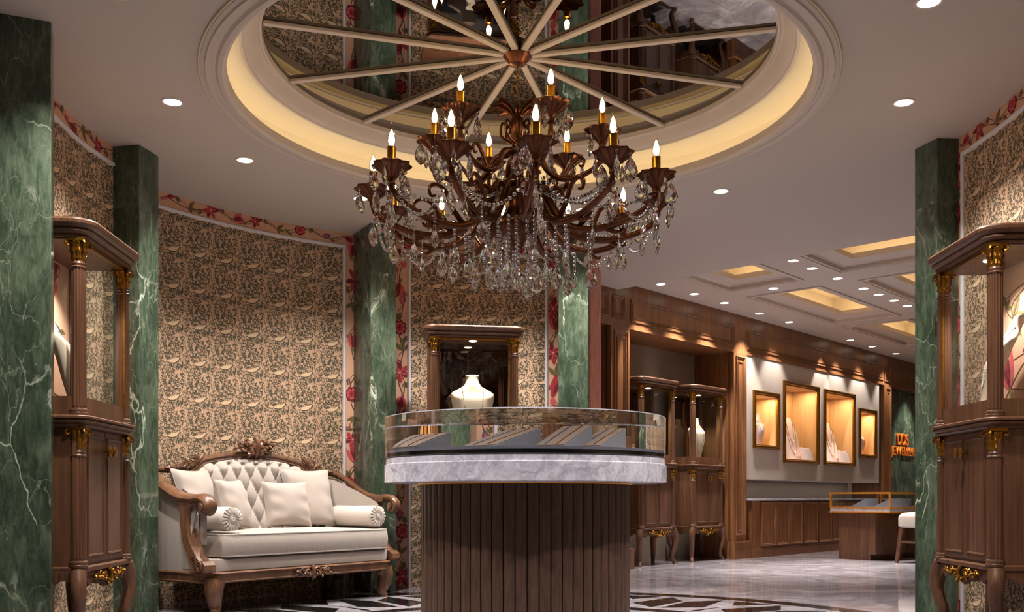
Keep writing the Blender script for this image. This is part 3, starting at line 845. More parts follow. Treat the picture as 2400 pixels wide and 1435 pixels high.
# shop name letters
sg = far(thing('shop_sign', 'orange raised letters reading DDS JEWELLERY on the green marble wall', 'sign'))
MO = m_plain('orange_lacquer', (226, 124, 40), 0.4, var=.04)
for txt, cx, zc, hgt, wid in [('DDS', 8.0, 1.775, .20, .49), ('JEWELLERY', 8.085, 1.55, .20, 1.25)]:
    cu = bpy.data.curves.new('lettering', 'FONT'); cu.body = txt; cu.size = 1.0; cu.extrude = .012; cu.offset = .004
    cu.align_x = 'CENTER'; cu.space_character = .94
    to = bpy.data.objects.new('tmp', cu); COL.objects.link(to)
    dg = bpy.context.evaluated_depsgraph_get(); dg.update()
    me = bpy.data.meshes.new_from_object(to.evaluated_get(dg))
    bpy.data.objects.remove(to)
    xs = [v.co.x for v in me.vertices]; ys = [v.co.y for v in me.vertices]
    sx = wid/(max(xs)-min(xs)); sy = hgt/(max(ys)-min(ys)); mx = (max(xs)+min(xs))/2; my = (max(ys)+min(ys))/2
    for v in me.vertices:
        v.co = Vector(((v.co.x-mx)*sx+cx, .085-v.co.z, (v.co.y-my)*sy+zc))
    me.materials.append(MO)
    o = bpy.data.objects.new('lettering', me); COL.objects.link(o); o.parent = sg
lamp('SPOT', 'sign_spot', None, fw(8.15, .35, Z_HIGH-.02), 260, WARM, .03, 70, .5, (0, 0, 0))
lamp('SPOT', 'wall_spot', None, fw(4.60, .16, Z_HIGH-.02), 110, WARM, .02, 58, .35, (0, 0, 0))

# base cabinets below the niches with marble worktop
for i in range(3):
    u0 = 2.46 + i*1.42; u1 = u0 + 1.42
    t_ = far(thing('base_cabinet', ['low wood base cabinet below the niches, next to the wood column', 'low wood base cabinet below the tall niches, middle of three', 'low wood base cabinet behind the gold display island'][i], 'cabinet', group='base cabinets under the wall niches'))
    b = MB(); b.box(u0, u1, -.05, .5, .12, .735); b.box(u0-(.03 if i == 0 else 0), u1, -.075, .5, 0, .10); b.box(u0-(.02 if i == 0 else 0), u1, -.065, .5, .10, .12)
    b.obj('carcass', M['panel'], t_, flat=True)
    first = u0 + (.22 if i == 0 else .02)
    n = 3
    w = (u1-first)/n
    for k in range(n):
        b = MB(); d0, d1 = first+k*w+.012, first+(k+1)*w-.012
        b.box(d0, d1, -.066, -.05, .145, .715)
        rect_mould(b, d0, d1, .145, .715, -.066, .03, .016)
        b.obj('door', M['panel'], t_, flat=True)
b = MB(); b.box(2.40, 6.90, -.085, .5, .737, .762)
far(tag(b.obj('worktop', M['slab'], bevel=.004, flat=True), 'thin grey marble worktop on the low wood cabinets', 'worktop'))

lamp('AREA', 'panel_gap_fill', None, fw(4.55, -.30, 1.008), 3, WARM, 4.2, rot=(0, 0, FWA), shape='RECTANGLE', sy=.05)  # fill lamp added to brighten the gap between niche panel and worktop
# ---- island showcase with two gold framed cases
ISO, ISA = (4.154, 12.47), R(-52)     # local x = short end, local y = length
isl = thing('display_island', 'low dark wood display island in front of the sign wall', 'display counter', (ISO[0], ISO[1], 0), ISA)
b = MB(); b.box(0, .51, 0, 2.6, .07, .585); b.box(0, .44, .0, 2.6, 0, .07)
b.obj('base', M['walnut'], isl, flat=True)
b = MB()
for k in range(4):
    y0 = .1+k*.62
    b.box(.51, .522, y0, y0+.56, .14, .54); b.box(.522, .53, y0+.04, y0+.52, .18, .50)
b.obj('side_panel', M['walnut'], isl, flat=True)
b = MB(); b.box(-.10, .74, -.06, 2.7, .585, .605)
b.obj('edge_band', M['gold'], isl, flat=True)
def gold_case(y0, y1, label, x0=-.10, x1=.74, z0=.605, z1=.845):
    t_ = thing('glass_case', label, 'display case', (ISO[0], ISO[1], 0), ISA, 'gold framed glass cases on the island')
    g = .022
    b = MB(); b.box(x0+.005, x1-.005, y0+.005, y1-.005, z0, z0+.035); b.obj('marble_base', M['slab'], t_, flat=True)
    b = MB()
    for z in (z0+.035, z1-g):
        b.box(x0, x1, y0, y0+g, z, z+g); b.box(x0, x1, y1-g, y1, z, z+g); b.box(x0, x0+g, y0+g, y1-g, z, z+g); b.box(x1-g, x1, y0+g, y1-g, z, z+g)
    for x in (x0, x1-g):
        for y in (y0, y1-g): b.box(x, x+g, y, y+g, z0+.035+g, z1-g)
    b.obj('gold_frame', M['gold'], t_, flat=True)
    b = MB()
    for (p, q) in (((x0+g, y0+.008), (x1-g, y0+.012)), ((x0+g, y1-.012), (x1-g, y1-.008)), ((x0+.008, y0+g), (x0+.012, y1-g)), ((x1-.012, y0+g), (x1-.008, y1-g))):
        b.box(p[0], q[0], p[1], q[1], z0+.06, z1-g)
    b.obj('glass_pane', M['pane'], t_, flat=True)
    return t_
gold_case(-.05, 1.05, 'gold framed glass case at the near end of the island')
gold_case(1.10, 2.2, 'gold framed glass case farther along the island, by the green pilaster')

def wedge(name, label, loc, rz, w=.2, d=.3, h=.12, group=None, mat_side='tray', cat='display stand'):
    """sloping jewellery display: low at -y, high at +y"""
    t_ = thing(name, label, cat, loc, rz, group)
    b = MB(); b.prism([(-d/2, 0), (d/2, 0), (d/2, h), (-d/2, .008)], lambda y, z, x: (x, y, z), -w/2, w/2)
    b.obj('stand_body', M[mat_side], t_, flat=True, bevel=.002)
    sl = math.atan2(h-.008, d); ln = math.hypot(d, h)
    b = MB(); b.obox((0, 0, (h+.008)/2+.003), (w*.97, ln*.97, .003), Matrix.Rotation(sl, 3, 'X'))
    b.obj('suede_top', M['traytop'], t_, flat=True)
    return t_
for k, (x, y, lb) in enumerate([(.12, .35, 'grey sloping jewellery tray in the near gold case, towards the wall'), (.45, .35, 'grey sloping jewellery tray in the near gold case, towards the stool'), (.32, .80, 'grey sloping jewellery tray at the far side of the near gold case'), (.30, 1.5, 'grey sloping jewellery tray in the farther gold case')]):
    rx, ry = rot2(x, y, ISA)
    wedge('jewellery_tray', lb, (ISO[0]+rx, ISO[1]+ry, .641), ISA-PI/2, .26, .26, .12, 'grey trays in the gold cases')

# ---- bar stool
st = thing('bar_stool', 'wooden stool with a pale upholstered seat beside the display island', 'stool', (4.90, 11.60, 0), R(-52))
b = MB()
b.outline([(-.24,-.22),(.24,-.22),(.24,.22),(-.24,.22)], [(-.02,.42),(0,.44),(0,.545),(-.015,.575),(-.05,.595),(-.12,.605)])
b.obj('seat', M['uph'], st, bevel=.02)
for sx in (-1, 1):
    for sy in (-1, 1):
        b = MB(); b.loops([[(sx*(.225+.02)+a*.017, sy*(.20+.03)+c_*.017, 0) for a, c_ in ((-1,-1),(1,-1),(1,1),(-1,1))], [(sx*.205+a*.024, sy*.185+c_*.024, .42) for a, c_ in ((-1,-1),(1,-1),(1,1),(-1,1))]])
        b.obj('leg', M['walnut'], st, flat=True)
for sy in (-1, 1):
    b = MB(); b.box(-.20, .20, sy*.20-.012, sy*.20+.012, .235, .265); b.obj('stretcher', M['walnut'], st, flat=True)
for sx in (-1, 1):
    b = MB(); b.box(sx*.215-.012, sx*.215+.012, -.19, .19, .235, .265); b.obj('stretcher', M['walnut'], st, flat=True)
# ================================================================== GLASS CABINETS
def rounded_front(x, y0, y1, r, n=5):
    """counter-clockwise outline, front (-y) corners rounded"""
    pts = [(-x, y1)]
    for i in range(n+1):
        a = PI + PI/2*i/n; pts.append((-x+r+r*math.cos(a), y0+r+r*math.sin(a)))
    for i in range(n+1):
        a = 1.5*PI + PI/2*i/n; pts.append((x-r+r*math.cos(a), y0+r+r*math.sin(a)))
    pts.append((x, y1))
    return pts

def flute(a, z): return 1.0 - .10*max(0.0, math.cos(a*14))**.6 if math.cos(a*14) > 0 else 1.0
def column_mesh(z0, z1):
    b = MB()
    r = .037
    def blk(p, mod=None, seg=28): b.lathe(p, seg, (0,0,0), mod)
    blk([(.046,z0),(.047,z0+.012),(.044,z0+.016),(.046,z0+.022),(.043,z0+.032),(.036,z0+.036),(.036,z0+.045)])
    blk([(r*1.04,z0+.045),(r*1.04,z0+.052),(r*.97,z1-.155),(r*.97,z1-.148)], flute, 84)
    blk([(.037,z1-.148),(.040,z1-.142),(.033,z1-.134),(.036,z1-.124),(.031,z1-.116),(.030,z1-.108)])
    return b
def capital_mesh(z1):
    b = MB()
    def ac(a, z): return 1 + .13*abs(math.sin(a*4)) + .06*math.sin(a*12+z*190)
    b.lathe([(.028,z1-.110),(.033,z1-.100),(.030,z1-.078),(.037,z1-.062),(.033,z1-.045),(.042,z1-.022),(.038,z1-.016)], 48, (0,0,0), ac)
    b.box(-.043,.043,-.043,.043, z1-.016, z1)
    for sx in (-1,1):
        for sy in (-1,1):
            b.tube([(sx*.038+.011*math.cos(t_)*.7*sx, sy*.038+.011*math.cos(t_)*.7*sy, z1-.026+.011*math.sin(t_)) for t_ in [k*PI/4 for k in range(8)]], .006, 6, True)
    return b

def carving(b, w, h, d, seed=2, n=10):
    """pierced scroll carving in the xz plane facing -y, centred on x=0, top at z=0"""
    rnd = random.Random(seed)
    def spiral(cx, cz, r, s, turns=1.4, th=.1):
        pts = []
        for i in range(20):
            q = i/19; a = s*(q*turns*2*PI); rr = r*(1-.8*q)
            pts.append((cx+rr*math.cos(a), -d*.4-d*.3*q, cz+rr*math.sin(a)))
        b.tube(pts, lambda q: r*(.26-.12*q), 6)
    for s in (-1, 1):
        spiral(s*w*.13, -h*.42, h*.34, s); spiral(s*w*.26, -h*.38, h*.30, -s); spiral(s*w*.38, -h*.34, h*.22, s)
        for k in range(n):
            x = s*w*(.03+.46*k/n); z = -h*(.3+.5*rnd.random()*(1-.6*k/n)); a = rnd.uniform(0, 2*PI); l = h*rnd.uniform(.2, .36)
            p = [(x, -d*.3, z), (x+l*.5*math.cos(a), -d*.75, z+l*.5*math.sin(a)), (x+l*math.cos(a), -d*.4, z+l*math.sin(a))]
            b.tube(bez(p, 6), lambda q: h*.09*(math.sin(PI*min(max(q,.06),.94))), 6)
    b.tube(bez([(0,-d*.4,0),(0,-d*.9,-h*.3),(0,-d*.7,-h*.7),(0,-d*.3,-h)], 12), lambda q: h*(.16-.1*q), 8)
    b.tube(bez([(-w*.5,-d*.3,-h*.12),(-w*.3,-d*.5,-h*.5),(0,-d*.5,-h*.72),(w*.3,-d*.5,-h*.5),(w*.5,-d*.3,-h*.12)], 24), lambda q: h*.075*math.sin(PI*min(max(q,.05),.95))+.001, 6)

CZ = dict(leg=.405, low0=.405, low1=1.140, led=1.178, sill=1.272, ceil=2.045, top=2.14)
CW, CD = .352, .345
def cabinet(label, loc, rz, back, group):
    t_ = thing('display_cabinet', label, 'glass cabinet', loc, rz, group)
    W = M['walnut']
    # base: apron and cabriole legs
    b = MB()
    n = 40; prof = []
    for i in range(n+1):
        x = -CW + 2*CW*i/n; u = abs(x)/CW
        z = .405 - (.055 + .03*math.cos(u*PI*1.0)**2 + .012*math.cos(u*PI*6)) if u < .72 else .405-.05-.16*((u-.72)/.28)**2.2
        prof.append((x, z))
    b.prism(prof + [(CW, .405), (-CW, .405)], lambda x, z, y: (x, y, z), .012, .040)
    for s in (-1, 1):
        pr = [(.012, .30)] + [(.012+(CD-.024)*i/16, .405-.06-.02*math.cos(i/16*4*PI)) for i in range(1, 16)] + [(CD-.012, .30), (CD-.012, .405), (.012, .405)]
        b.prism(pr, lambda y, z, x: (x, y, z), s*CW-(.014 if s > 0 else .014), s*CW+.014 if s < 0 else s*CW+.0)
    b.box(-CW, CW, .012, CD, .395, .405)
    b.obj('apron', W, t_, ang=25)
    for sx in (-1, 1):
        for fy in (0, 1):
            oy = -1 if fy == 0 else 1
            yb = .03 if fy == 0 else CD-.03
            p = bez([(sx*(CW-.01), yb, .405), (sx*(CW+.018), yb+oy*.014, .33), (sx*(CW+.012), yb+oy*.012, .24), (sx*(CW-.022), yb-oy*.012, .11), (sx*(CW-.018), yb-oy*.008, .05), (sx*(CW+.008), yb+oy*.010, .018), (sx*(CW+.010), yb+oy*.012, 0)], 30)
            b = MB(); b.tube(p, lambda q: .026*(1-q)**.8+.016+(.012*math.exp(-((q-.96)/.07)**2)), 10, up=(1, 0, 0))
            b.obj('leg', W, t_)
    b = MB(); carving(b, .46, .085, .03, 5); 
    o = b.obj('gilt_carving', M['brass'], t_, loc=(0, .012, .405))
    # lower body
    b = MB(); b.box(-CW+.012, CW-.012, .035, CD, .405, CZ['low1'])
    b.outline(rounded_front(CW, 0, CD, .03), [(-.012, .405), (.004, .405), (.004, .425), (-.012, .432)])
    b.obj('carcass', W, t_, flat=True)
    for s in (-1, 1):
        d = thing('door', None, None); d.parent = t_
        COL.objects.unlink(d); bpy.data.objects.remove(d)
        b = MB(); x0, x1 = (-.268, -.003) if s < 0 else (.003, .268)
        b.box(x0, x1, .018, .036, .445, 1.115)
        rect_mould(b, x0+.022, x1-.022, .475, 1.085, .018, .012, .006)
        dr = b.obj('door', W, t_, flat=True, bevel=.002)
        b = MB(); b.lathe([(.004, 0), (.005, .022), (.012, .026), (.021, .032), (.022, .038), (.014, .045), (.0, .047)], 20, (0, 0, 0))
        k = b.obj('knob', M['brass'], dr)
        k.location = (s*.034, .018, 1.012); k.rotation_euler = (R(90), 0, 0); k.scale = (1.0, 1.35, 1.0)
    b = MB(); b.box(-CW+.06, CW-.06, .026, .05, .432, .445); b.box(-CW+.06, CW-.06, .026, .05, 1.115, 1.14)
    for s in (-1, 1): b.box(s*.31-.042, s*.31+.042, .030, .05, .432, 1.14)
    b.obj('door_frame', W, t_, flat=True)
    b = MB(); b.outline(rounded_front(CW+.005, -.005, CD, .05), [(-.02, 1.118), (.004, 1.122), (.012, 1.130), (.010, 1.136), (.024, 1.144), (.026, 1.152), (.018, 1.156), (.030, 1.163), (.030, 1.172), (.02, 1.178), (-.02, 1.178)])
    b.obj('waist_moulding', W, t_, ang=25)
    # columns with gilt capitals
    for z0, z1 in ((.425, 1.122), (1.178, 2.05)):
        for s in (-1, 1):
            c_ = column_mesh(z0, z1).obj('column', W, t_, loc=(s*.316, .036, 0))
            capital_mesh(z1).obj('capital', M['brass'], c_)
    # vitrine
    b = MB()
    b.box(-.30, .30, .016, .036, 1.178, CZ['sill']); 
    for s in (-1, 1): b.box(s*.338-.009, s*.338+.009, .05, CD-.03, 1.178, CZ['sill'])
    b.box(-.335, .335, .02, CD, 1.255, CZ['sill'])
    b.obj('sill', W, t_, flat=True)
    b = MB()
    for s in (-1, 1): b.box(s*.335-.022, s*.335+.017, CD-.04, CD, 1.178, 2.05)
    b.obj('back_post', W, t_, flat=True)
    b = MB(); b.box(-.345, .345, .01, CD, CZ['ceil'], 2.06)
    b.obj('soffit', W, t_, flat=True)
    b = MB(); b.box(-.285, .285, .022, .026, CZ['sill'], CZ['ceil']); b.obj('front_pane', M['pane'], t_, flat=True)
    for s in (-1, 1):
        b = MB(); b.box(s*.338-.002, s*.338+.002, .075, CD-.04, CZ['sill'], CZ['ceil']); b.obj('side_pane', M['pane'], t_, flat=True)
    b = MB()
    b.box(-.284, .284, .012, .022, 2.030, 2.045); b.box(-.284, -.278, .012, .022, 1.272, 2.03); b.box(.278, .284, .012, .022, 1.272, 2.03)
    b.obj('gilt_bead', M['brass'], t_, flat=True)
    if back == 'mirror':
        b = MB(); b.box(-.315, .315, CD-.02, CD-.005, CZ['sill'], CZ['ceil']); b.obj('back_panel', M['bmirror'], t_, flat=True)
    else:
        b = MB(); b.mi = 0; b.box(-.315, .315, CD-.018, CD-.005, CZ['sill'], CZ['ceil'])
        floral(b, lambda l, w, y: (w-.31, CD-.0185-.0005*y, CZ['sill']+.005+l), .76, .62, .16, .19, back)
        b.obj('back_panel', [M[k] for k in PRINT], t_, flat=True, recalc=False)
    # cornice
    b = MB(); b.outline(rounded_front(CW+.005, -.005, CD, .06, 8), [(-.03, 2.05), (.008, 2.05), (.010, 2.060), (.004, 2.064), (.020, 2.070), (.030, 2.080), (.030, 2.088), (.022, 2.092), (.040, 2.102), (.050, 2.114), (.052, 2.128), (.046, 2.138), (.034, 2.14), (-.05, 2.14)])
    b.obj('cornice', W, t_, ang=22)
    b = MB(); b.lathe([(.0, CZ['ceil']-.004), (.030, CZ['ceil']-.004), (.034, CZ['ceil'])], 20, (0, .15, 0), cap1=False)
    b.obj('lamp_disc', M['lens'], t_)
    lamp('SPOT', 'vitrine_spot', t_, (0, .15, CZ['ceil']-.02), E_CAB*4, WARM, .02, 110, .7)
    return t_

GC = 'glass cabinets with gilt carvings'
CABS = [('tall wood and glass cabinet at the left edge, behind the widest green pilaster', (-2.123, 5.167, 0), R(92.9), 4),
        ('tall wood and glass cabinet with a lit bust behind the round counter', (-.2935, 7.81, 0), R(9), 'mirror'),
        ('tall wood and glass cabinet at the right edge, cut by the frame', (2.416, 5.276, 0), R(-91.8), 9),
        ('glass cabinet in the wood recess nearer the pink end panel, half behind the round counter', fw(.53, -.08), FWA, 'mirror'),
        ('glass cabinet in the wood recess next to the wood column, with a narrow bust', fw(1.61, -.07), FWA, 'mirror')]
for lb, loc, rz, bk in CABS: cabinet(lb, loc, rz, bk, GC)

# ================================================================== BUSTS AND NECKLACES
BP = [(0, .118, .046, .0), (.03, .124, .048, .0), (.12, .138, .056, -.006), (.22, .158, .064, -.016), (.30, .174, .060, -.012), (.335, .178, .050, -.002), (.352, .170, .046, .004), (.372, .140, .045, .008), (.392, .102, .045, .012), (.410, .074, .045, .015), (.435, .058, .043, .019), (.470, .051, .041, .024), (.495, .054, .042, .028), (.500, .052, .040, .029)]
def bprof(z):
    for i in range(len(BP)-1):
        if BP[i][0] <= z <= BP[i+1][0]:
            t_ = (z-BP[i][0])/(BP[i+1][0]-BP[i][0]); return [a+(c_-a)*t_ for a, c_ in zip(BP[i], BP[i+1])]
    return list(BP[-1])
def bust(label, loc, rz, s=1.0, mat='bust', lean=.0):
    t_ = thing('necklace_bust', label, 'jewellery bust', loc, rz, 'busts in cabinets and niches')
    b = MB(); rings = []
    for z, hw, d, yo in bez(BP, 44):
        ring = []
        for i in range(32):
            a = 2*PI*i/32; ca, sa = math.cos(a), math.sin(a)
            k = 1.0
            ring.append((s*hw*math.copysign(abs(ca)**.8, ca), s*(yo + lean*z + d*math.copysign(abs(sa)**.9, sa)*(1.0 if sa < 0 else .6)), s*z))
        rings.append(ring)
    b.loops(rings); b.obj('torso', M[mat], t_, ang=60)
    return t_
def necklace(label, loc, rz, s=1.0, L=.30, mat='pearl', lean=0.0, bead=.0042, wmax=.085):
    t_ = MB()
    pts = []
    N = 44
    for i in range(N+1):
        a = PI*i/N; x = -wmax*math.cos(a)*(1-.12*math.sin(a)); z = .425 - L*math.sin(a)**.85
        x = max(-1, min(1, x/.062))*.062 if z > .41 else x
        pz, hw, d, yo = bprof(z)
        sv = max(0.0, 1-min(1, abs(x)/hw)**2)**.5
        pts.append((s*x, s*(yo + lean*z - d*sv**.9 - .003), s*z))
    for p in pts: t_.lathe([(0, -bead), (bead*.7, -bead*.7), (bead, 0), (bead*.7, bead*.7), (0, bead)], 8, p)
    t_.tube(pts, bead*.35, 5)
    return tag(t_.obj('necklace', M[mat], loc=loc, rz=rz), label, 'necklace', 'necklaces on the busts')
def on(cab, x, y, z):
    lb, loc, rz, bk = CABS[cab]; dx, dy = rot2(x, y, rz); return (loc[0]+dx, loc[1]+dy, z)
SZ = CZ['sill']
for i, (lb, nl, lean, s) in enumerate([('cream bust behind the glass of the near left cabinet', 'pearl necklace on the bust in the near left cabinet', .30, .92), ('glowing cream bust in the cabinet behind the round counter', 'fine bead necklace on the bust behind the round counter', -.05, 1.0), ('cream bust behind the glass of the near right cabinet', 'pearl necklace on the bust in the near right cabinet', .30, .92),
                                      ('cream bust in the recess cabinet nearer the pink end panel', 'fine necklace in the recess cabinet nearer the pink end panel', -.05, .98), ('cream bust in the recess cabinet next to the wood column', 'fine necklace in the recess cabinet next to the wood column', -.05, .98)]):
    p = on(i, (-.15, 0, .05, 0, 0)[i], (.12, .20, .12, .20, .20)[i], SZ); rz = CABS[i][2] + (R(16) if i == 0 else R(-16) if i == 2 else 0)
    bust(lb, p, rz, s, lean=lean); necklace(nl, p, rz, s, .33 if i in (0, 2) else .36, 'pearl' if i in (0, 2) else 'chain', lean)

def stand(label, loc, rz, hgt, wd, lean=.30):
    """tall tapering necklace panel with a neck, leaning back, with a low panel before it"""
    t_ = thing('necklace_stand', label, 'jewellery stand', loc, rz, 'tapered necklace stands in the tall niches')
    sl = lambda x, z, y: (x, y + lean*z, z)
    P = [(-.50, 0), (.50, 0), (.46, .35), (.43, .66), (.36, .80), (.22, .86), (.17, 1.0), (-.17, 1.0), (-.22, .86), (-.36, .80), (-.43, .66), (-.46, .35)]
    b = MB(); b.prism([(x*wd, z*hgt) for x, z in P], sl, 0, .035); b.obj('tall_panel', M['stand'], t_, flat=True, bevel=.006)
    b = MB(); b.prism([(wd*.2, 0), (wd*.95, 0), (wd*.92, hgt*.22), (wd*.75, hgt*.29), (wd*.2, hgt*.30)], sl, -.07, -.04); b.obj('low_panel', M['stand'], t_, flat=True, bevel=.005)
    b = MB(); b.prism([(0, 0), (.26, 0), (hgt*.85*lean+.035, hgt*.85)], lambda y, z, x: (x, .035+y*.9, z), -.01, .01); b.obj('easel_back', M['easel_shade'], t_, flat=True)
    return t_
def chain_on_stand(label, loc, rz, hgt, wd, lean=.30):
    b = MB()
    for L, w in ((.45, .20), (.72, .30)):
        pts = [(-w*wd*math.cos(PI*i/30), -.006 + lean*hgt*(.88-L*math.sin(PI*i/30)), hgt*(.88 - L*math.sin(PI*i/30))) for i in range(31)]
        b.tube(pts, .0032, 5)
        p = pts[15]; b.lathe([(0, -.02), (.01, -.008), (.006, 0), (0, .006)], 8, (p[0], p[1]-.004, p[2]-.006))
    return tag(b.obj('gold_necklace', M['chain'], loc=loc, rz=rz), label, 'necklace', 'gold chains on the tall niche stands')
for k, nm in ((1, 'nearer'), (2, 'farther')):
    a0, a1, c0, c1 = HO[k]; u = a0 + (a1-a0)*.52
    p = fw(u, -.085, c0)
    stand('tapered pink necklace stand in the %s tall niche' % nm, p, FWA, .60, .46, .20); chain_on_stand('layered gold chains on the stand in the %s tall niche' % nm, p, FWA, .60, .46, .20)
for k, nm in ((0, 'small niche nearest the wood column'), (3, 'smallest niche next to the green marble')):
    a0, a1, c0, c1 = HO[k]; p = fw(a0+(a1-a0)*(.50 if k == 0 else .52), -.13, c0)
    s = .84 if k == 0 else .80
    bust('pale bust in the ' + nm, p, FWA, s, 'stand', -.04); necklace('gold chain on the bust in the ' + nm, p, FWA, s, .20, 'chain', -.04)

# ================================================================== ROUND COUNTER
CC = (.075, 5.55)
ct = thing('round_counter', 'round jewellery counter with a ribbed wood drum, grey marble top and thick glass case', 'display counter', (CC[0], CC[1], 0))
b = MB()
N = 60
prof = []
for k in range(N):
    for t_, r_ in ((0, .566), (.05, .566), (.08, .582), (.28, .5875), (.52, .589), (.78, .5875), (.97, .582)):
        a = 2*PI*(k+t_)/N; prof.append((r_*math.cos(a), r_*math.sin(a)))
b.loops([[(x, y, z) for x, y in prof] for z in (0, .845)])
b.obj('ribbed_drum', M['slat'], ct, ang=30)
b = MB(); b.lathe([(.0, .8455), (.600, .8455), (.604, .8490), (.604, .8530), (.0, .8530)], 128); b.obj('gold_edge', M['gold'], ct, ang=30)
b = MB(); b.lathe([(.0, .853), (.782, .853), (.790, .857), (.790, .950), (.786, .954), (.782, .956), (.781, .982), (.777, .986), (.0, .986)], 160); b.obj('marble_top', M['slab'], ct, ang=30)
b = MB(); b.lathe([(.0, .986), (.735, .986), (.735, 1.010), (.0, 1.010)], 96); b.obj('plinth', M['easel_shade'], ct, ang=30)  # black colour paints in the shadow gap below the tray board
b = MB(); b.mi = 0; b.lathe([(.0, .9885), (.772, .9885), (.785, .992), (.787, 1.208), (.784, 1.213)], 192, cap1=False)
b.mi = 1; b.lathe([(.784, 1.213), (.0, 1.213)], 192, cap0=False)
bmesh_join = b.obj('glass_case', [M['glass'], M['pane']], ct, ang=30)
b = MB(); b.lathe([(.0, 1.012), (.770, 1.012), (.772, 1.026), (.0, 1.026)], 128); b.obj('tray_board', M['rail'], ct, ang=30)
WD = [(-.50, -.26, -56, .24, .27, .085, 'grey wedge stand at the left side of the round glass case'), (-.11, -.41, -50, .22, .27, .10, 'grey wedge stand at the middle of the round glass case'),
      (.165, -.45, -36, .165, .20, .115, 'taller grey wedge stand right of the middle in the round glass case'), (.335, -.41, -36, .16, .19, .105, 'grey wedge stand at the right side of the round glass case')]
for i, (x, y, rz, w, d, h, lb) in enumerate(WD):
    wz = 1.0265
    wedge('bracelet_stand', lb, (CC[0]+x, CC[1]+y, wz), R(rz), w, d, h, 'wedge stands in the round glass case')
    sl = math.atan2(h-.008, d)
    for j, (ox, mt, nm) in enumerate(((-.22, 'silver', 'silver'), (.18, 'chain', 'gold'))):
        b = MB()
        for q in range(26):
            yy = -d*.46 + d*.92*q/25; zz = (yy+d/2)/d*(h-.008)+.014
            b.lathe([(0, -.004), (.005, 0), (0, .004)], 6, (ox*w, yy, zz))
        b.tube([(ox*w, -d*.46, .02*d+.012), (ox*w, d*.46, .96*(h-.008)+.012)], .0028, 5)
        tag(b.obj('bracelet', M[mt], loc=(CC[0]+x, CC[1]+y, wz), rz=R(rz)), '%s bracelet on the %s' % (nm, lb.replace(' in the round glass case', '')), 'bracelet', 'bracelets in the round glass case')

# ================================================================== SOFA  (local x = width, y = depth from the front)
SO, SA = (-1.44, 7.04, 0), math.atan2(.794, .608)
sf = thing('sofa', 'carved wood sofa with tufted cream upholstery against the curved scroll wallpaper', 'sofa', SO, SA)
CV, UP = M['carved'], M['uph']
HB = .90   # half width at the back
HF = .855
def sx_at(y): return HF + (HB-HF)*min(max(y/.76, 0), 1)
# plinth frame
foot = [(-HB, .80), (-HF-.005, .10), (-HF+.07, 0), (HF-.07, 0), (HF+.005, .10), (HB, .80)]
b = MB(); b.outline(foot, [(-.03, .212), (.006, .212), (.010, .220), (.0, .226), (.0, .262), (.008, .268), (.014, .276), (.0, .284), (-.03, .284)])
b.obj('plinth_frame', CV, sf, ang=25)
for sx in (-1, 1):
    for fr_ in (0, 1):
        yb = .055 if fr_ == 0 else .74; xb = (HF-.075) if fr_ == 0 else HB-.06
        oy = -1 if fr_ == 0 else 1
        p = bez([(sx*xb, yb, .214), (sx*(xb+.012), yb+oy*.012, .17), (sx*(xb+.002), yb+oy*.004, .10), (sx*(xb-.012), yb-oy*.006, .045), (sx*(xb+.002), yb+oy*.006, .012), (sx*(xb+.004), yb+oy*.008, 0)], 24)
        b = MB(); b.tube(p, lambda q: .052*(1-q)**1.1+.021+.008*math.exp(-((q-.97)/.06)**2), 12, up=(1, 0, 0)); b.obj('leg', CV, sf)
b = MB(); carving(b, .34, .10, .035, 8, 12); b.obj('apron_carving', CV, sf, loc=(0, .0, .285))
# seat base and cushion
b = MB(); b.outline([(-HF+.05, .74), (-HF+.02, .06), (-HF+.09, .025), (HF-.09, .025), (HF-.02, .06), (HF-.05, .74)], [(-.02, .284), (0, .288), (.004, .325), (0, .362), (-.02, .37)]); b.obj('seat_base', UP, sf, ang=50)
def cushion(b, x0, x1, y0, y1, z0, z1, crown=.02, r=.05, nu=40, nv=24):
    rings = []
    prof = [(r, 0), (r*.45, .0), (r*.12, .02), (0, .10), (-.006, .5), (0, .90), (r*.12, .98), (r*.45, 1.0), (r, 1.0)]
    def outl(o, zz):
        pts = []; X0, X1, Y0, Y1 = x0+o, x1-o, y0+o, y1-o; c = .05
        for (cx, cy, a0) in ((X1-c, Y0+c, -90), (X1-c, Y1-c, 0), (X0+c, Y1-c, 90), (X0+c, Y0+c, 180)):
            for k in range(5): a = R(a0+90*k/4); pts.append((cx+c*math.cos(a), cy+c*math.sin(a), zz))
        return pts
    for o, t_ in prof: rings.append(outl(o, z0+(z1-z0)*t_))
    for k in range(1, 6):
        q = k/6; last = outl(r, z1); cx, cy = (x0+x1)/2, (y0+y1)/2
        rings.append([(cx+(p[0]-cx)*(1-q), cy+(p[1]-cy)*(1-q), z1+crown*math.sin(q*PI/2)) for p in last])
    b.loops(rings)
b = MB(); cushion(b, -HF+.115, HF-.06, .0, .60, .376, .532, .022, .05)
sc_ = b.obj('seat_cushion', UP, sf, ang=60)
def piping(o_, z, x0=-HF+.115, x1=HF-.06, y0=.0, y1=.60):
    pts = []; c = .05
    for (cx, cy, a0) in ((x1-o_-c, y0+o_+c, -90), (x1-o_-c, y1-o_-c, 0), (x0+o_+c, y1-o_-c, 90), (x0+o_+c, y0+o_+c, 180)):
        for k in range(5): a = R(a0+90*k/4); pts.append((cx+c*math.cos(a), cy+c*math.sin(a), z))
    return pts
for z in (.384, .525):
    b = MB(); b.tube(piping(.004, z), .006, 6, True); b.obj('piping', UP, sc_)
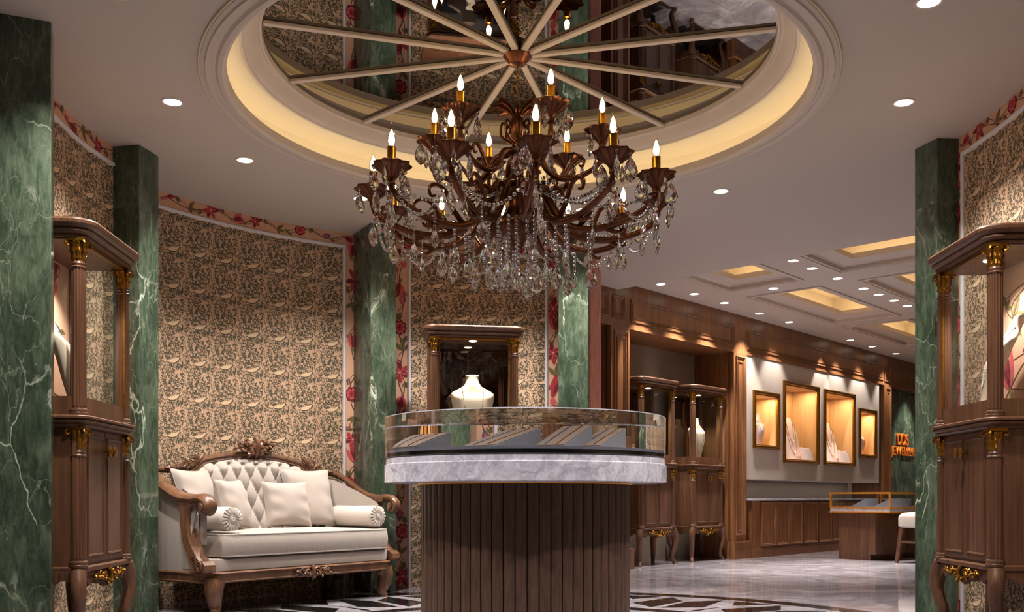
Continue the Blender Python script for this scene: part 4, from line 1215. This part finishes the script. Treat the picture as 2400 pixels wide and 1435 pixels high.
# back: tufted heightfield between the seat and the shaped top rail
def back_top(x):
    u = abs(x)
    if u < .43: return 1.118 - .05*(u/.43)**2
    if u < .60: t_ = (u-.43)/.17; return 1.068 - .105*(t_*t_*(3-2*t_))
    return .963 + .012*math.sin((u-.60)/.30*PI)
def back_y(x, z): return .60 + .10*(z-.5)
def tuft(x, z):
    if z > 1.045: return 1.0
    w, h = .118, .22
    a = x/w + (z-1.02)/h*1.0; c = x/w - (z-1.02)/h*1.0
    return (abs(math.sin(PI*a))*abs(math.sin(PI*c)))**.38
b = MB()
def bk(i, j):
    x = -.62 + 1.24*i; zt = back_top(x)-.045; z = .47 + (zt-.47)*j
    edge = min(1, min(i, 1-i)*14)*min(1, (1-j)*9+.0)
    t_ = tuft(x, z)
    if z > 1.02: t_ = max(t_, min(1, (z-1.02)/.02))
    return (x, back_y(x, z) + .02 - .055*edge**.5 - .035*(t_-.6), z)
b.grid(bk, 150, 70)
b.grid(lambda i, j: (-.62+1.24*i, .70+.05*j, .47+(back_top(-.62+1.24*i)-.5)*j), 20, 4)
b.obj('tufted_back', UP, sf, ang=80)
for s in (-1, 1):      # plain wings curving into the arms
    b = MB()
    def wing(i, j, s=s):
        p = bez([(.60, .60), (.70, .58), (.775, .48), (.80, .30), (.79, .12)], 24); k = i*(len(p)-1); a = int(min(k, len(p)-2)); t_ = k-a
        x, y = p[a][0]+(p[a+1][0]-p[a][0])*t_, p[a][1]+(p[a+1][1]-p[a][1])*t_
        zt = .93 - .02*i if i < .35 else .923 - .20*((i-.35)/.65)**1.15
        z = .46 + (zt-.46)*j
        bulge = .03*math.sin(PI*j)*math.sin(PI*min(1, i*1.1))
        return (s*(x - bulge*.8*(i > .3)), y + .07*(j)*(1-i) - bulge*.5, z)
    b.grid(wing, 30, 14); b.obj('inner_arm', UP, sf, ang=80)
    b = MB()           # outer side panel
    def side(i, j, s=s):
        y = .16 + .62*i; zt = .70 + .22*min(1, i*1.1)**1.2
        z = .284 + (zt-.284)*j
        y2 = y + (.0 if i > .2 else (.2-i)*(-.35*(abs(j-.55))*1.0 + .1))
        return (s*(sx_at(y)-.015 + .018*math.sin(PI*j)), y2, z)
    b.grid(side, 16, 12)
    b.grid(lambda i, j, s=s: (s*(.80+.06*i), .18+.6*j, .30+.55*0), 2, 4)
    b.obj('outer_arm', UP, sf, ang=80)
    b = MB()
    b.prism([(.10, .30), (.27, .284), (.30, .66), (.22, .70), (.19, .66), (.19, .52)], lambda y, z, x, s=s: (s*x, y, z), .80, .845)
    b.obj('arm_front', UP, sf, flat=True, bevel=.006)
    # carved arm rail, scroll and post
    rail = bez([(s*.62, .715, .965), (s*.76, .735, .972), (s*.86, .70, .968), (s*.885, .60, .925), (s*.88, .46, .85), (s*.87, .32, .790), (s*.865, .18, .770), (s*.862, .06, .772), (s*.86, .005, .748), (s*.86, -.012, .712), (s*.86, .012, .680), (s*.86, .045, .684), (s*.86, .055, .712), (s*.86, .036, .728), (s*.86, .022, .714)], 70)
    b = MB(); b.tube(rail, lambda q: .021+.006*math.sin(PI*min(1, q*1.1)) if q < .74 else .021-.008*(q-.74)/.26, 10, sx=1.8, up=(0, 0, 1))
    b.lathe([(0, -.055), (.020, -.052), (.026, -.03), (.026, .03), (.020, .052), (0, .055)], 16, (0, 0, 0))
    # turn the scroll eye on its side
    nv = 16*6
    for q in range(len(b.v)-nv, len(b.v)):
        x, y, z = b.v[q]; b.v[q] = (s*.86 + z, .024 + x*1.0, .712 + y)
    b.obj('arm_rail', CV, sf, ang=50)
    b = MB()
    post = [(.20, .785), (.32, .80), (.27, .70), (.262, .60), (.235, .48), (.185, .40), (.150, .335), (.130, .284), (.0, .284), (-.012, .30), (-.008, .335), (.022, .358), (.055, .362), (.085, .385), (.12, .43), (.165, .50), (.195, .58), (.195, .68), (.17, .735), (.10, .745), (.10, .775)]
    b.prism(post, lambda y, z, x: (x, y, z), s*.815, s*.90)
    sp = [(s*.905, .045+.036*(1-q/22*.85)*math.cos(q*.6), .322+.036*(1-q/22*.85)*math.sin(q*.6)) for q in range(22)]
    b.tube(sp, lambda q: .009-.004*q, 6)
    for q in range(5): b.tube(bez([(s*.902, .10+.01*q, .30+.02*q), (s*.906, .085, .32+.018*q), (s*.903, .06+.012*q, .345+.02*q)], 6), lambda w_: .007*math.sin(PI*min(max(w_, .1), .9)), 5)
    for q in range(6): b.lathe([(0, -.006), (.006, 0), (0, .006)], 6, (s*.903, .12+.024*q, .755+.003*q))
    b.obj('arm_post', CV, sf, flat=False, ang=30, bevel=.006)
# carved top rail with crest and side leaves
b = MB(); N = 90; rings = []
for i in range(N+1):
    x = -.66 + 1.32*i/N; zt = back_top(x)
    dzdx = (back_top(x+.004)-back_top(x-.004))/.008; l = math.hypot(1, dzdx); nx, nz = -dzdx/l, 1/l
    yb = back_y(x, zt)+.03
    prof_ = [(-.050, -.030), (-.046, -.046), (-.030, -.040), (-.018, -.052), (0, -.046), (.008, -.02), (.004, .03), (-.05, .035)]
    rings.append([(x+nx*o_, yb+h_, zt+nz*o_) for o_, h_ in prof_])
b.loops(rings); b.obj('top_rail', CV, sf, ang=30)
b = MB()
carving(b, .36, .15, .05, 21, 16)
for q in range(-3, 4):
    a = R(90+q*26); l = .125-.018*abs(q)
    b.tube(bez([(0, -.01, -.125), (l*.55*math.cos(a)*1.2, -.03, -.125+l*.6*math.sin(a)), (l*1.25*math.cos(a), -.015, -.125+l*1.12*math.sin(a))], 10), lambda w_: .017*math.sin(PI*min(max(w_, .12), .95)), 6)
b.obj('crest_carving', CV, sf, loc=(0, .645, 1.225))
for s in (-1, 1):
    b = MB(); rnd = random.Random(4)
    for q in range(16):
        t_ = q/15; x = .50+.26*t_; z0_ = back_top(.50 if x < .50 else x)+.0
        hh = .105*(1-t_)**.8+.02
        for k in range(2):
            a = R(rnd.uniform(20, 140)); l = hh*rnd.uniform(.5, 1.0)
            b.tube(bez([(s*x, .645, z0_-.01), (s*(x+.4*l*math.cos(a)), .625, z0_+.5*l*math.sin(a)), (s*(x+l*math.cos(a)), .64, z0_+l*math.sin(a))], 6), lambda w_: .013*math.sin(PI*min(max(w_, .12), .95)), 6)
    for r_, cx, cz in ((.035, .545, 1.03), (.026, .615, 1.005), (.018, .675, .99)):
        b.tube([(s*(cx+r_*(1-q/20*.8)*math.cos(q*.5)), .625, cz+r_*(1-q/20*.8)*math.sin(q*.5)) for q in range(20)], lambda w_: .009-.004*w_, 6)
    b.obj('shoulder_carving', CV, sf)

def on_sofa(x, y, z=0):
    dx, dy = rot2(x, y, SA); return (SO[0]+dx, SO[1]+dy, z)
def pillow(label, x, y, z, w, h, yaw, lean, th=.075):
    t_ = MB(); n = 26
    def P(sgn):
        def fn(i, j):
            u, v = 2*i-1, 2*j-1
            e = (1-abs(u)**2.6)*(1-abs(v)**2.6)
            px = w/2*u*(1-.09*(1-v*v)); pz = h/2*v*(1-.08*(1-u*u))
            wr = .012*math.sin(9*v+2*u)*abs(u)**2*(1-abs(u)**6) + .008*math.sin(7*u+1)*abs(v)**3
            return (px, sgn*(th*max(e, 0)**.42+.002) + wr*max(e, 0)**.3, pz+h/2)
        return fn
    t_.grid(P(-1), n, n); t_.grid(P(1), n, n)
    t_.tube([(w/2*u*(1-.09*(1-v*v)), 0, h/2*v*(1-.08*(1-u*u))+h/2) for u, v in [(-1+2*k/10, -1) for k in range(10)]+[(1, -1+2*k/10) for k in range(10)]+[(1-2*k/10, 1) for k in range(10)]+[(-1, 1-2*k/10) for k in range(10)]], .0035, 5, True)
    o = t_.obj('throw_pillow', M['pillow'], ang=80)
    o.location = on_sofa(x, y, z)
    o.rotation_euler = (-lean, 0, SA+yaw)
    o.rotation_euler = (Matrix.Rotation(SA+yaw, 3, 'Z') @ Matrix.Rotation(-lean, 3, 'X')).to_euler()
    return tag(o, label, 'cushion', 'throw pillows on the sofa')
pillow('large pale pillow at the left end of the sofa, leaning on the left arm', -.60, .42, .550, .44, .44, R(22), R(16))
pillow('small pale pillow second from the left on the sofa, turned sideways', -.36, .36, .553, .36, .36, R(24), R(14))
pillow('small pale pillow right of the sofa middle, in front of the largest pillow', .06, .31, .553, .38, .35, R(-10), R(14))
pillow('largest pale pillow towards the right end of the sofa', .42, .47, .550, .46, .46, R(-4), R(13))
def bolster(label, x, y0, y1, z, r=.082):
    t_ = thing('bolster', label, 'bolster cushion', on_sofa(x, y0, z), SA, 'bolsters on the sofa')
    L = y1-y0; b = MB()
    b.lathe([(0, 0), (r*.8, .0), (r*.96, .010), (r, .03), (r*.97, L*.5), (r, L-.03), (r*.8, L), (0, L)], 32)
    b.v = [(x_, z_, y_) for x_, y_, z_ in b.v]; b.obj('roll', M['bolster'], t_, ang=50)
    b = MB()
    for k in range(18):
        a = 2*PI*k/18; b.tube([(r*.28*math.cos(a), -.010, r*.28*math.sin(a)), (r*.6*math.cos(a), -.014, r*.6*math.sin(a)), (r*.93*math.cos(a), -.002, r*.93*math.sin(a))], lambda q: .004+.008*q, 6)
    b.lathe([(0, -.022), (r*.14, -.024), (r*.2, -.018), (r*.27, -.020), (r*.30, -.008), (r*.28, .004)], 20)
    nv = 20*6
    for q in range(len(b.v)-nv, len(b.v)): x_, y_, z_ = b.v[q]; b.v[q] = (x_, z_, y_)
    b.obj('rosette_end', M['bolster'], t_)
bolster('cream bolster with a rosette end on the left side of the sofa seat', -.655, .04, .52, .630)
bolster('cream bolster with a rosette end on the right side of the sofa seat', .70, .04, .52, .630)
# ================================================================== CHANDELIER  (local z = 0 at the mirror)
CX_, CY_, ZM = .03, 5.50, 3.266
ch = thing('chandelier', 'large copper chandelier with candle bulbs and hanging crystals below the round ceiling mirror', 'chandelier', (CX_, CY_, ZM))
BZ = M['bronze']
L = lambda z: z-ZM
b = MB(); b.lathe([(0, L(3.262)), (.028, L(3.262)), (.075, L(3.255)), (.080, L(3.245)), (.062, L(3.225)), (.045, L(3.200)), (.020, L(3.192)), (0, L(3.19))], 32, (0,0,0), lambda a, z: 1+.04*math.cos(a*12)); b.obj('ceiling_rose', BZ, ch)
b = MB(); z = 3.190; k = 0
while z > 2.985:
    pts = []
    for q in range(12):
        a = 2*PI*q/12; w, h = .010*math.cos(a), .018*math.sin(a)
        pts.append((w if k % 2 else 0, 0 if k % 2 else w, L(z-.016)+h))
    b.tube(pts, .0028, 6, True); z -= .027; k += 1
b.obj('chain', M['sleeve'], ch)
b = MB()
acan = lambda a, z: 1+.06*math.cos(a*8)
b.lathe([(0, L(2.99)), (.012, L(2.985)), (.020, L(2.95)), (.014, L(2.93)), (.030, L(2.90)), (.045, L(2.86)), (.034, L(2.80)), (.024, L(2.76)), (.030, L(2.74)), (.060, L(2.72)), (.064, L(2.70)), (.040, L(2.68)), (.030, L(2.64)), (.034, L(2.58)), (.055, L(2.55)), (.085, L(2.52)), (.090, L(2.49)), (.070, L(2.46)), (.060, L(2.40)), (.075, L(2.36)), (.105, L(2.33)), (.110, L(2.30)), (.085, L(2.26)), (.050, L(2.22)), (.030, L(2.19)), (.022, L(2.16)), (0, L(2.15))], 40, (0,0,0), acan)
b.obj('stem', BZ, ch)
b = MB()
for k in range(8):     # crown of leaves at the top of the stem
    a = 2*PI*k/8; c_, s_ = math.cos(a), math.sin(a)
    b.tube(bez([(.02*c_, .02*s_, L(2.90)), (.06*c_, .06*s_, L(2.95)), (.12*c_, .12*s_, L(2.965)), (.155*c_, .155*s_, L(2.935))], 12), lambda q: .020*math.sin(PI*min(max(q, .2), .93)), 6, sx=.35)
    b.tube(bez([(.03*c_, .03*s_, L(2.76)), (.09*c_, .09*s_, L(2.80)), (.085*c_, .085*s_, L(2.87)), (.055*c_, .055*s_, L(2.86)), (.065*c_, .065*s_, L(2.83))], 18), .007, 6)
b.obj('leaf_crown', BZ, ch)

def drop_mesh(ln, wd, th=.42, n=8):
    """flat almond crystal with diamond facets, hanging from (0,0,0)"""
    b = MB()
    prof = [(.0, .02), (.10, .30), (.26, .66), (.45, .94), (.60, 1.0), (.76, .88), (.90, .52), (1.0, .03)]
    rings = []
    for k, (t_, r) in enumerate(prof):
        rings.append([(wd/2*r*math.cos(2*PI*(i+.5*(k % 2))/n), wd/2*th*r*math.sin(2*PI*(i+.5*(k % 2))/n), -.022-ln*t_) for i in range(n)])
    m = len(rings); vs = [p for r in rings for p in r]; fs = []
    for k in range(m-1):
        for i in range(n):
            a, a1, c_, c1 = k*n+i, k*n+(i+1) % n, (k+1)*n+i, (k+1)*n+(i+1) % n
            if k % 2 == 0: fs += [(a, a1, c_), (a1, c1, c_)]
            else: fs += [(a, a1, c1), (a, c1, c_)]
    fs.append(tuple(range(n))[::-1]); fs.append(tuple(range((m-1)*n, m*n)))
    b.add(vs, fs)
    b.lathe([(0, -.020), (.0065, -.015), (.009, -.010), (.0065, -.004), (0, 0)], 6)
    return b
def bead(b, p, r): b.lathe([(0, -r*.9), (r*.72, -r*.6), (r, 0), (r*.72, r*.6), (0, r*.9)], 7, p)
MESH = {}
def mesh_of(key, mb, mats, flat=True):
    if key not in MESH:
        o = mb().obj('tmp', mats, flat=flat); MESH[key] = o.data; bpy.data.objects.remove(o)
    return MESH[key]
def inst(name, me, parent, loc=(0, 0, 0), rz=0.0):
    o = bpy.data.objects.new(name, me); COL.objects.link(o); o.parent = parent; o.location = loc; o.rotation_euler = (0, 0, rz); return o
D1 = mesh_of('drop_l', lambda: drop_mesh(.125, .074), M['crystal'])
D2 = mesh_of('drop_m', lambda: drop_mesh(.105, .060), M['crystal2'])
D3 = mesh_of('drop_s', lambda: drop_mesh(.095, .032, .8), M['crystal'])
for m_, nm in ((D1, 'crystal_drop'), (D2, 'crystal_drop_medium'), (D3, 'crystal_spindle')): m_.name = nm

def pan_mesh(r):
    def petals(a, z): return 1+(.075*math.cos(a*9)+.03*math.cos(a*27))*(1 if z > .04 else .4)
    b = MB(); b.lathe([(.012, 0), (.022, .004), (.018, .016), (.022, .030), (.034, .050), (r*.72, .078), (r*.95, .094), (r, .104), (r*.96, .108), (r*.6, .096), (.02, .092), (0, .092)], 72, (0, 0, 0), petals)
    return b
def candle_mesh():
    b = MB(); b.lathe([(.0, .0), (.026, .0), (.027, .006), (.0225, .010), (.0225, .098), (.024, .102), (.0, .104)], 20); return b
def env_mesh():
    b = MB(); prof = [(.012, .0), (.020, .012), (.0245, .030), (.023, .050), (.017, .072), (.010, .090), (.005, .104), (.003, .114)]
    b.lathe(prof, 16, (0, 0, 0), None, True, False)
    b.tube(bez([(0, 0, .112), (.001, 0, .126), (.006, 0, .138), (.009, 0, .150)], 8), lambda q: .003*(1-q)+.0008, 6)
    return b
def fil_mesh():
    b = MB(); b.lathe([(0, .008), (.010, .014), (.0165, .030), (.0145, .052), (.007, .078), (0, .092)], 10); return b
PAN = mesh_of('pan', lambda: pan_mesh(.098), BZ, False); CAN = mesh_of('can', candle_mesh, M['sleeve'], False)
ENV = mesh_of('env', env_mesh, M['envelope'], False); FIL = mesh_of('fil', fil_mesh, M['bulb'], False)
for m_, nm in ((PAN, 'drip_pan'), (CAN, 'candle_sleeve'), (ENV, 'bulb_glass'), (FIL, 'filament')): m_.name = nm

def arm_mesh(pts, r0, curls):
    b = MB()
    P = bez([(p[0], 0, L(p[1])) for p in pts], 44)
    def rad(q): return r0*(1.15-.45*q)
    # ribbed S-arm: slightly lobed section
    b.tube(P, rad, 12, up=(0, 1, 0))
    for off in (-1, 1):
        b.tube([(p[0], off*r0*.72, p[2]-r0*.25) for p in P[2:-3]], lambda q: r0*(.42-.2*q), 6, up=(0, 1, 0))
    for c_ in curls:
        b.tube(bez([(p[0], 0, L(p[1])) for p in c_], 26), lambda q: r0*(.72-.4*q), 8, up=(0, 1, 0))
    return b
LOW = [(.07, 2.52), (.15, 2.49), (.21, 2.38), (.29, 2.275), (.40, 2.232), (.53, 2.232), (.65, 2.262), (.74, 2.305), (.788, 2.345), (.80, 2.38)]
LOWC = [[(.36, 2.245), (.43, 2.32), (.47, 2.40), (.53, 2.43), (.575, 2.405), (.565, 2.365), (.535, 2.37)], [(.50, 2.235), (.56, 2.205), (.60, 2.20), (.615, 2.215)], [(.16, 2.45), (.22, 2.48), (.27, 2.46), (.265, 2.425), (.24, 2.43)]]
UPP = [(.05, 2.70), (.12, 2.68), (.17, 2.60), (.24, 2.55), (.33, 2.55), (.42, 2.59), (.468, 2.64), (.475, 2.70)]
UPPC = [[(.26, 2.555), (.30, 2.62), (.34, 2.66), (.375, 2.645), (.365, 2.61), (.345, 2.62)]]
AL = mesh_of('arml', lambda: arm_mesh(LOW, .021, LOWC), BZ, False); AU = mesh_of('armu', lambda: arm_mesh(UPP, .017, UPPC), BZ, False)
AL.name = 'lower_arm'; AU.name = 'upper_arm'
def dress(arm, rho, zpan, drops, seed):
    inst('drip_pan', PAN, arm, (rho, 0, L(zpan)))
    inst('candle_sleeve', CAN, arm, (rho, 0, L(zpan)+.092))
    e = inst('bulb_glass', ENV, arm, (rho, 0, L(zpan)+.194), seed*1.7)
    inst('filament', FIL, arm, (rho, 0, L(zpan)+.194))
    rnd = random.Random(seed)
    for k in range(drops):
        a = 2*PI*(k+.5)/drops + rnd.uniform(-.2, .2)
        inst('crystal_pendant', rnd.choice([D1, D1, D2, D3]), arm, (rho+.090*math.cos(a), .090*math.sin(a), L(zpan)+.092), rnd.uniform(0, PI))
for k in range(12):
    a = R(-90 + 6 + 30*k)
    arm = inst('lower_arm', AL, ch, (0, 0, 0), a); dress(arm, .80, 2.375, 5, k)
for k in range(6):
    a = R(-90 + 21 + 60*k)
    arm = inst('upper_arm', AU, ch, (0, 0, 0), a); dress(arm, .475, 2.70, 4, 40+k)
# garlands of beads
def garland(p, q, sag, n, r=.0115):
    b = MB()
    for i in range(n+1):
        t_ = i/n; x, y, z = (p[j]+(q[j]-p[j])*t_ for j in range(3)); bead(b, (x, y, z - sag*4*t_*(1-t_)), r)
    return b
rnd = random.Random(3)
for k in range(12):
    a0, a1 = R(-84 + 30*k), R(-54 + 30*k)
    P0 = (.79*math.cos(a0), .79*math.sin(a0), L(2.37)); P1 = (.79*math.cos(a1), .79*math.sin(a1), L(2.37))
    garland(P0, P1, .17+rnd.uniform(-.02, .02), 20).obj('bead_garland', M['crystal' if k % 2 else 'crystal2'], ch, flat=True)
    P2 = (.14*math.cos(a0), .14*math.sin(a0), L(2.50))
    garland(P0, P2, .10+rnd.uniform(-.02, .02), 26).obj('bead_garland', M['crystal2' if k % 2 else 'crystal'], ch, flat=True)
# hanging bead strands that end in a drop
def strand(x, y, z0, z1, r=.0115):
    b = MB(); z = z0
    while z > z1: bead(b, (x, y, z), r); z -= r*2.05
    return b, z
ns = 0
for rad_, cnt, zt, zb, jit in ((.07, 6, 2.24, 2.06, .04), (.17, 10, 2.30, 2.08, .05), (.29, 13, 2.27, 2.10, .06), (.42, 12, 2.25, 2.14, .05)):
    for k in range(cnt):
        a = 2*PI*k/cnt + rad_*9; x, y = rad_*math.cos(a), rad_*math.sin(a)
        b, z = strand(x, y, L(zt), L(zb+rnd.uniform(-jit, jit)))
        o = b.obj('bead_strand', M['crystal' if ns % 2 else 'crystal2'], ch, flat=True)
        inst('end_drop', (D1, D2, D1, D3)[ns % 4], o, (x, y, z+.004), rnd.uniform(0, PI)); ns += 1
for k in range(12):      # pairs of drops under the tip of each lower arm
    a = R(-84 + 30*k)
    for j, (rr, dz, dm) in enumerate(((.80, 2.345, D1), (.72, 2.31, D3), (.58, 2.27, D2))):
        x, y = rr*math.cos(a+.05*j), rr*math.sin(a+.05*j)
        b, z = strand(x, y, L(dz), L(dz-.04-.03*(j == 2)), .0075)
        o = b.obj('bead_strand', M['crystal'], ch, flat=True); inst('end_drop', dm, o, (x, y, z+.004), rnd.uniform(0, PI))
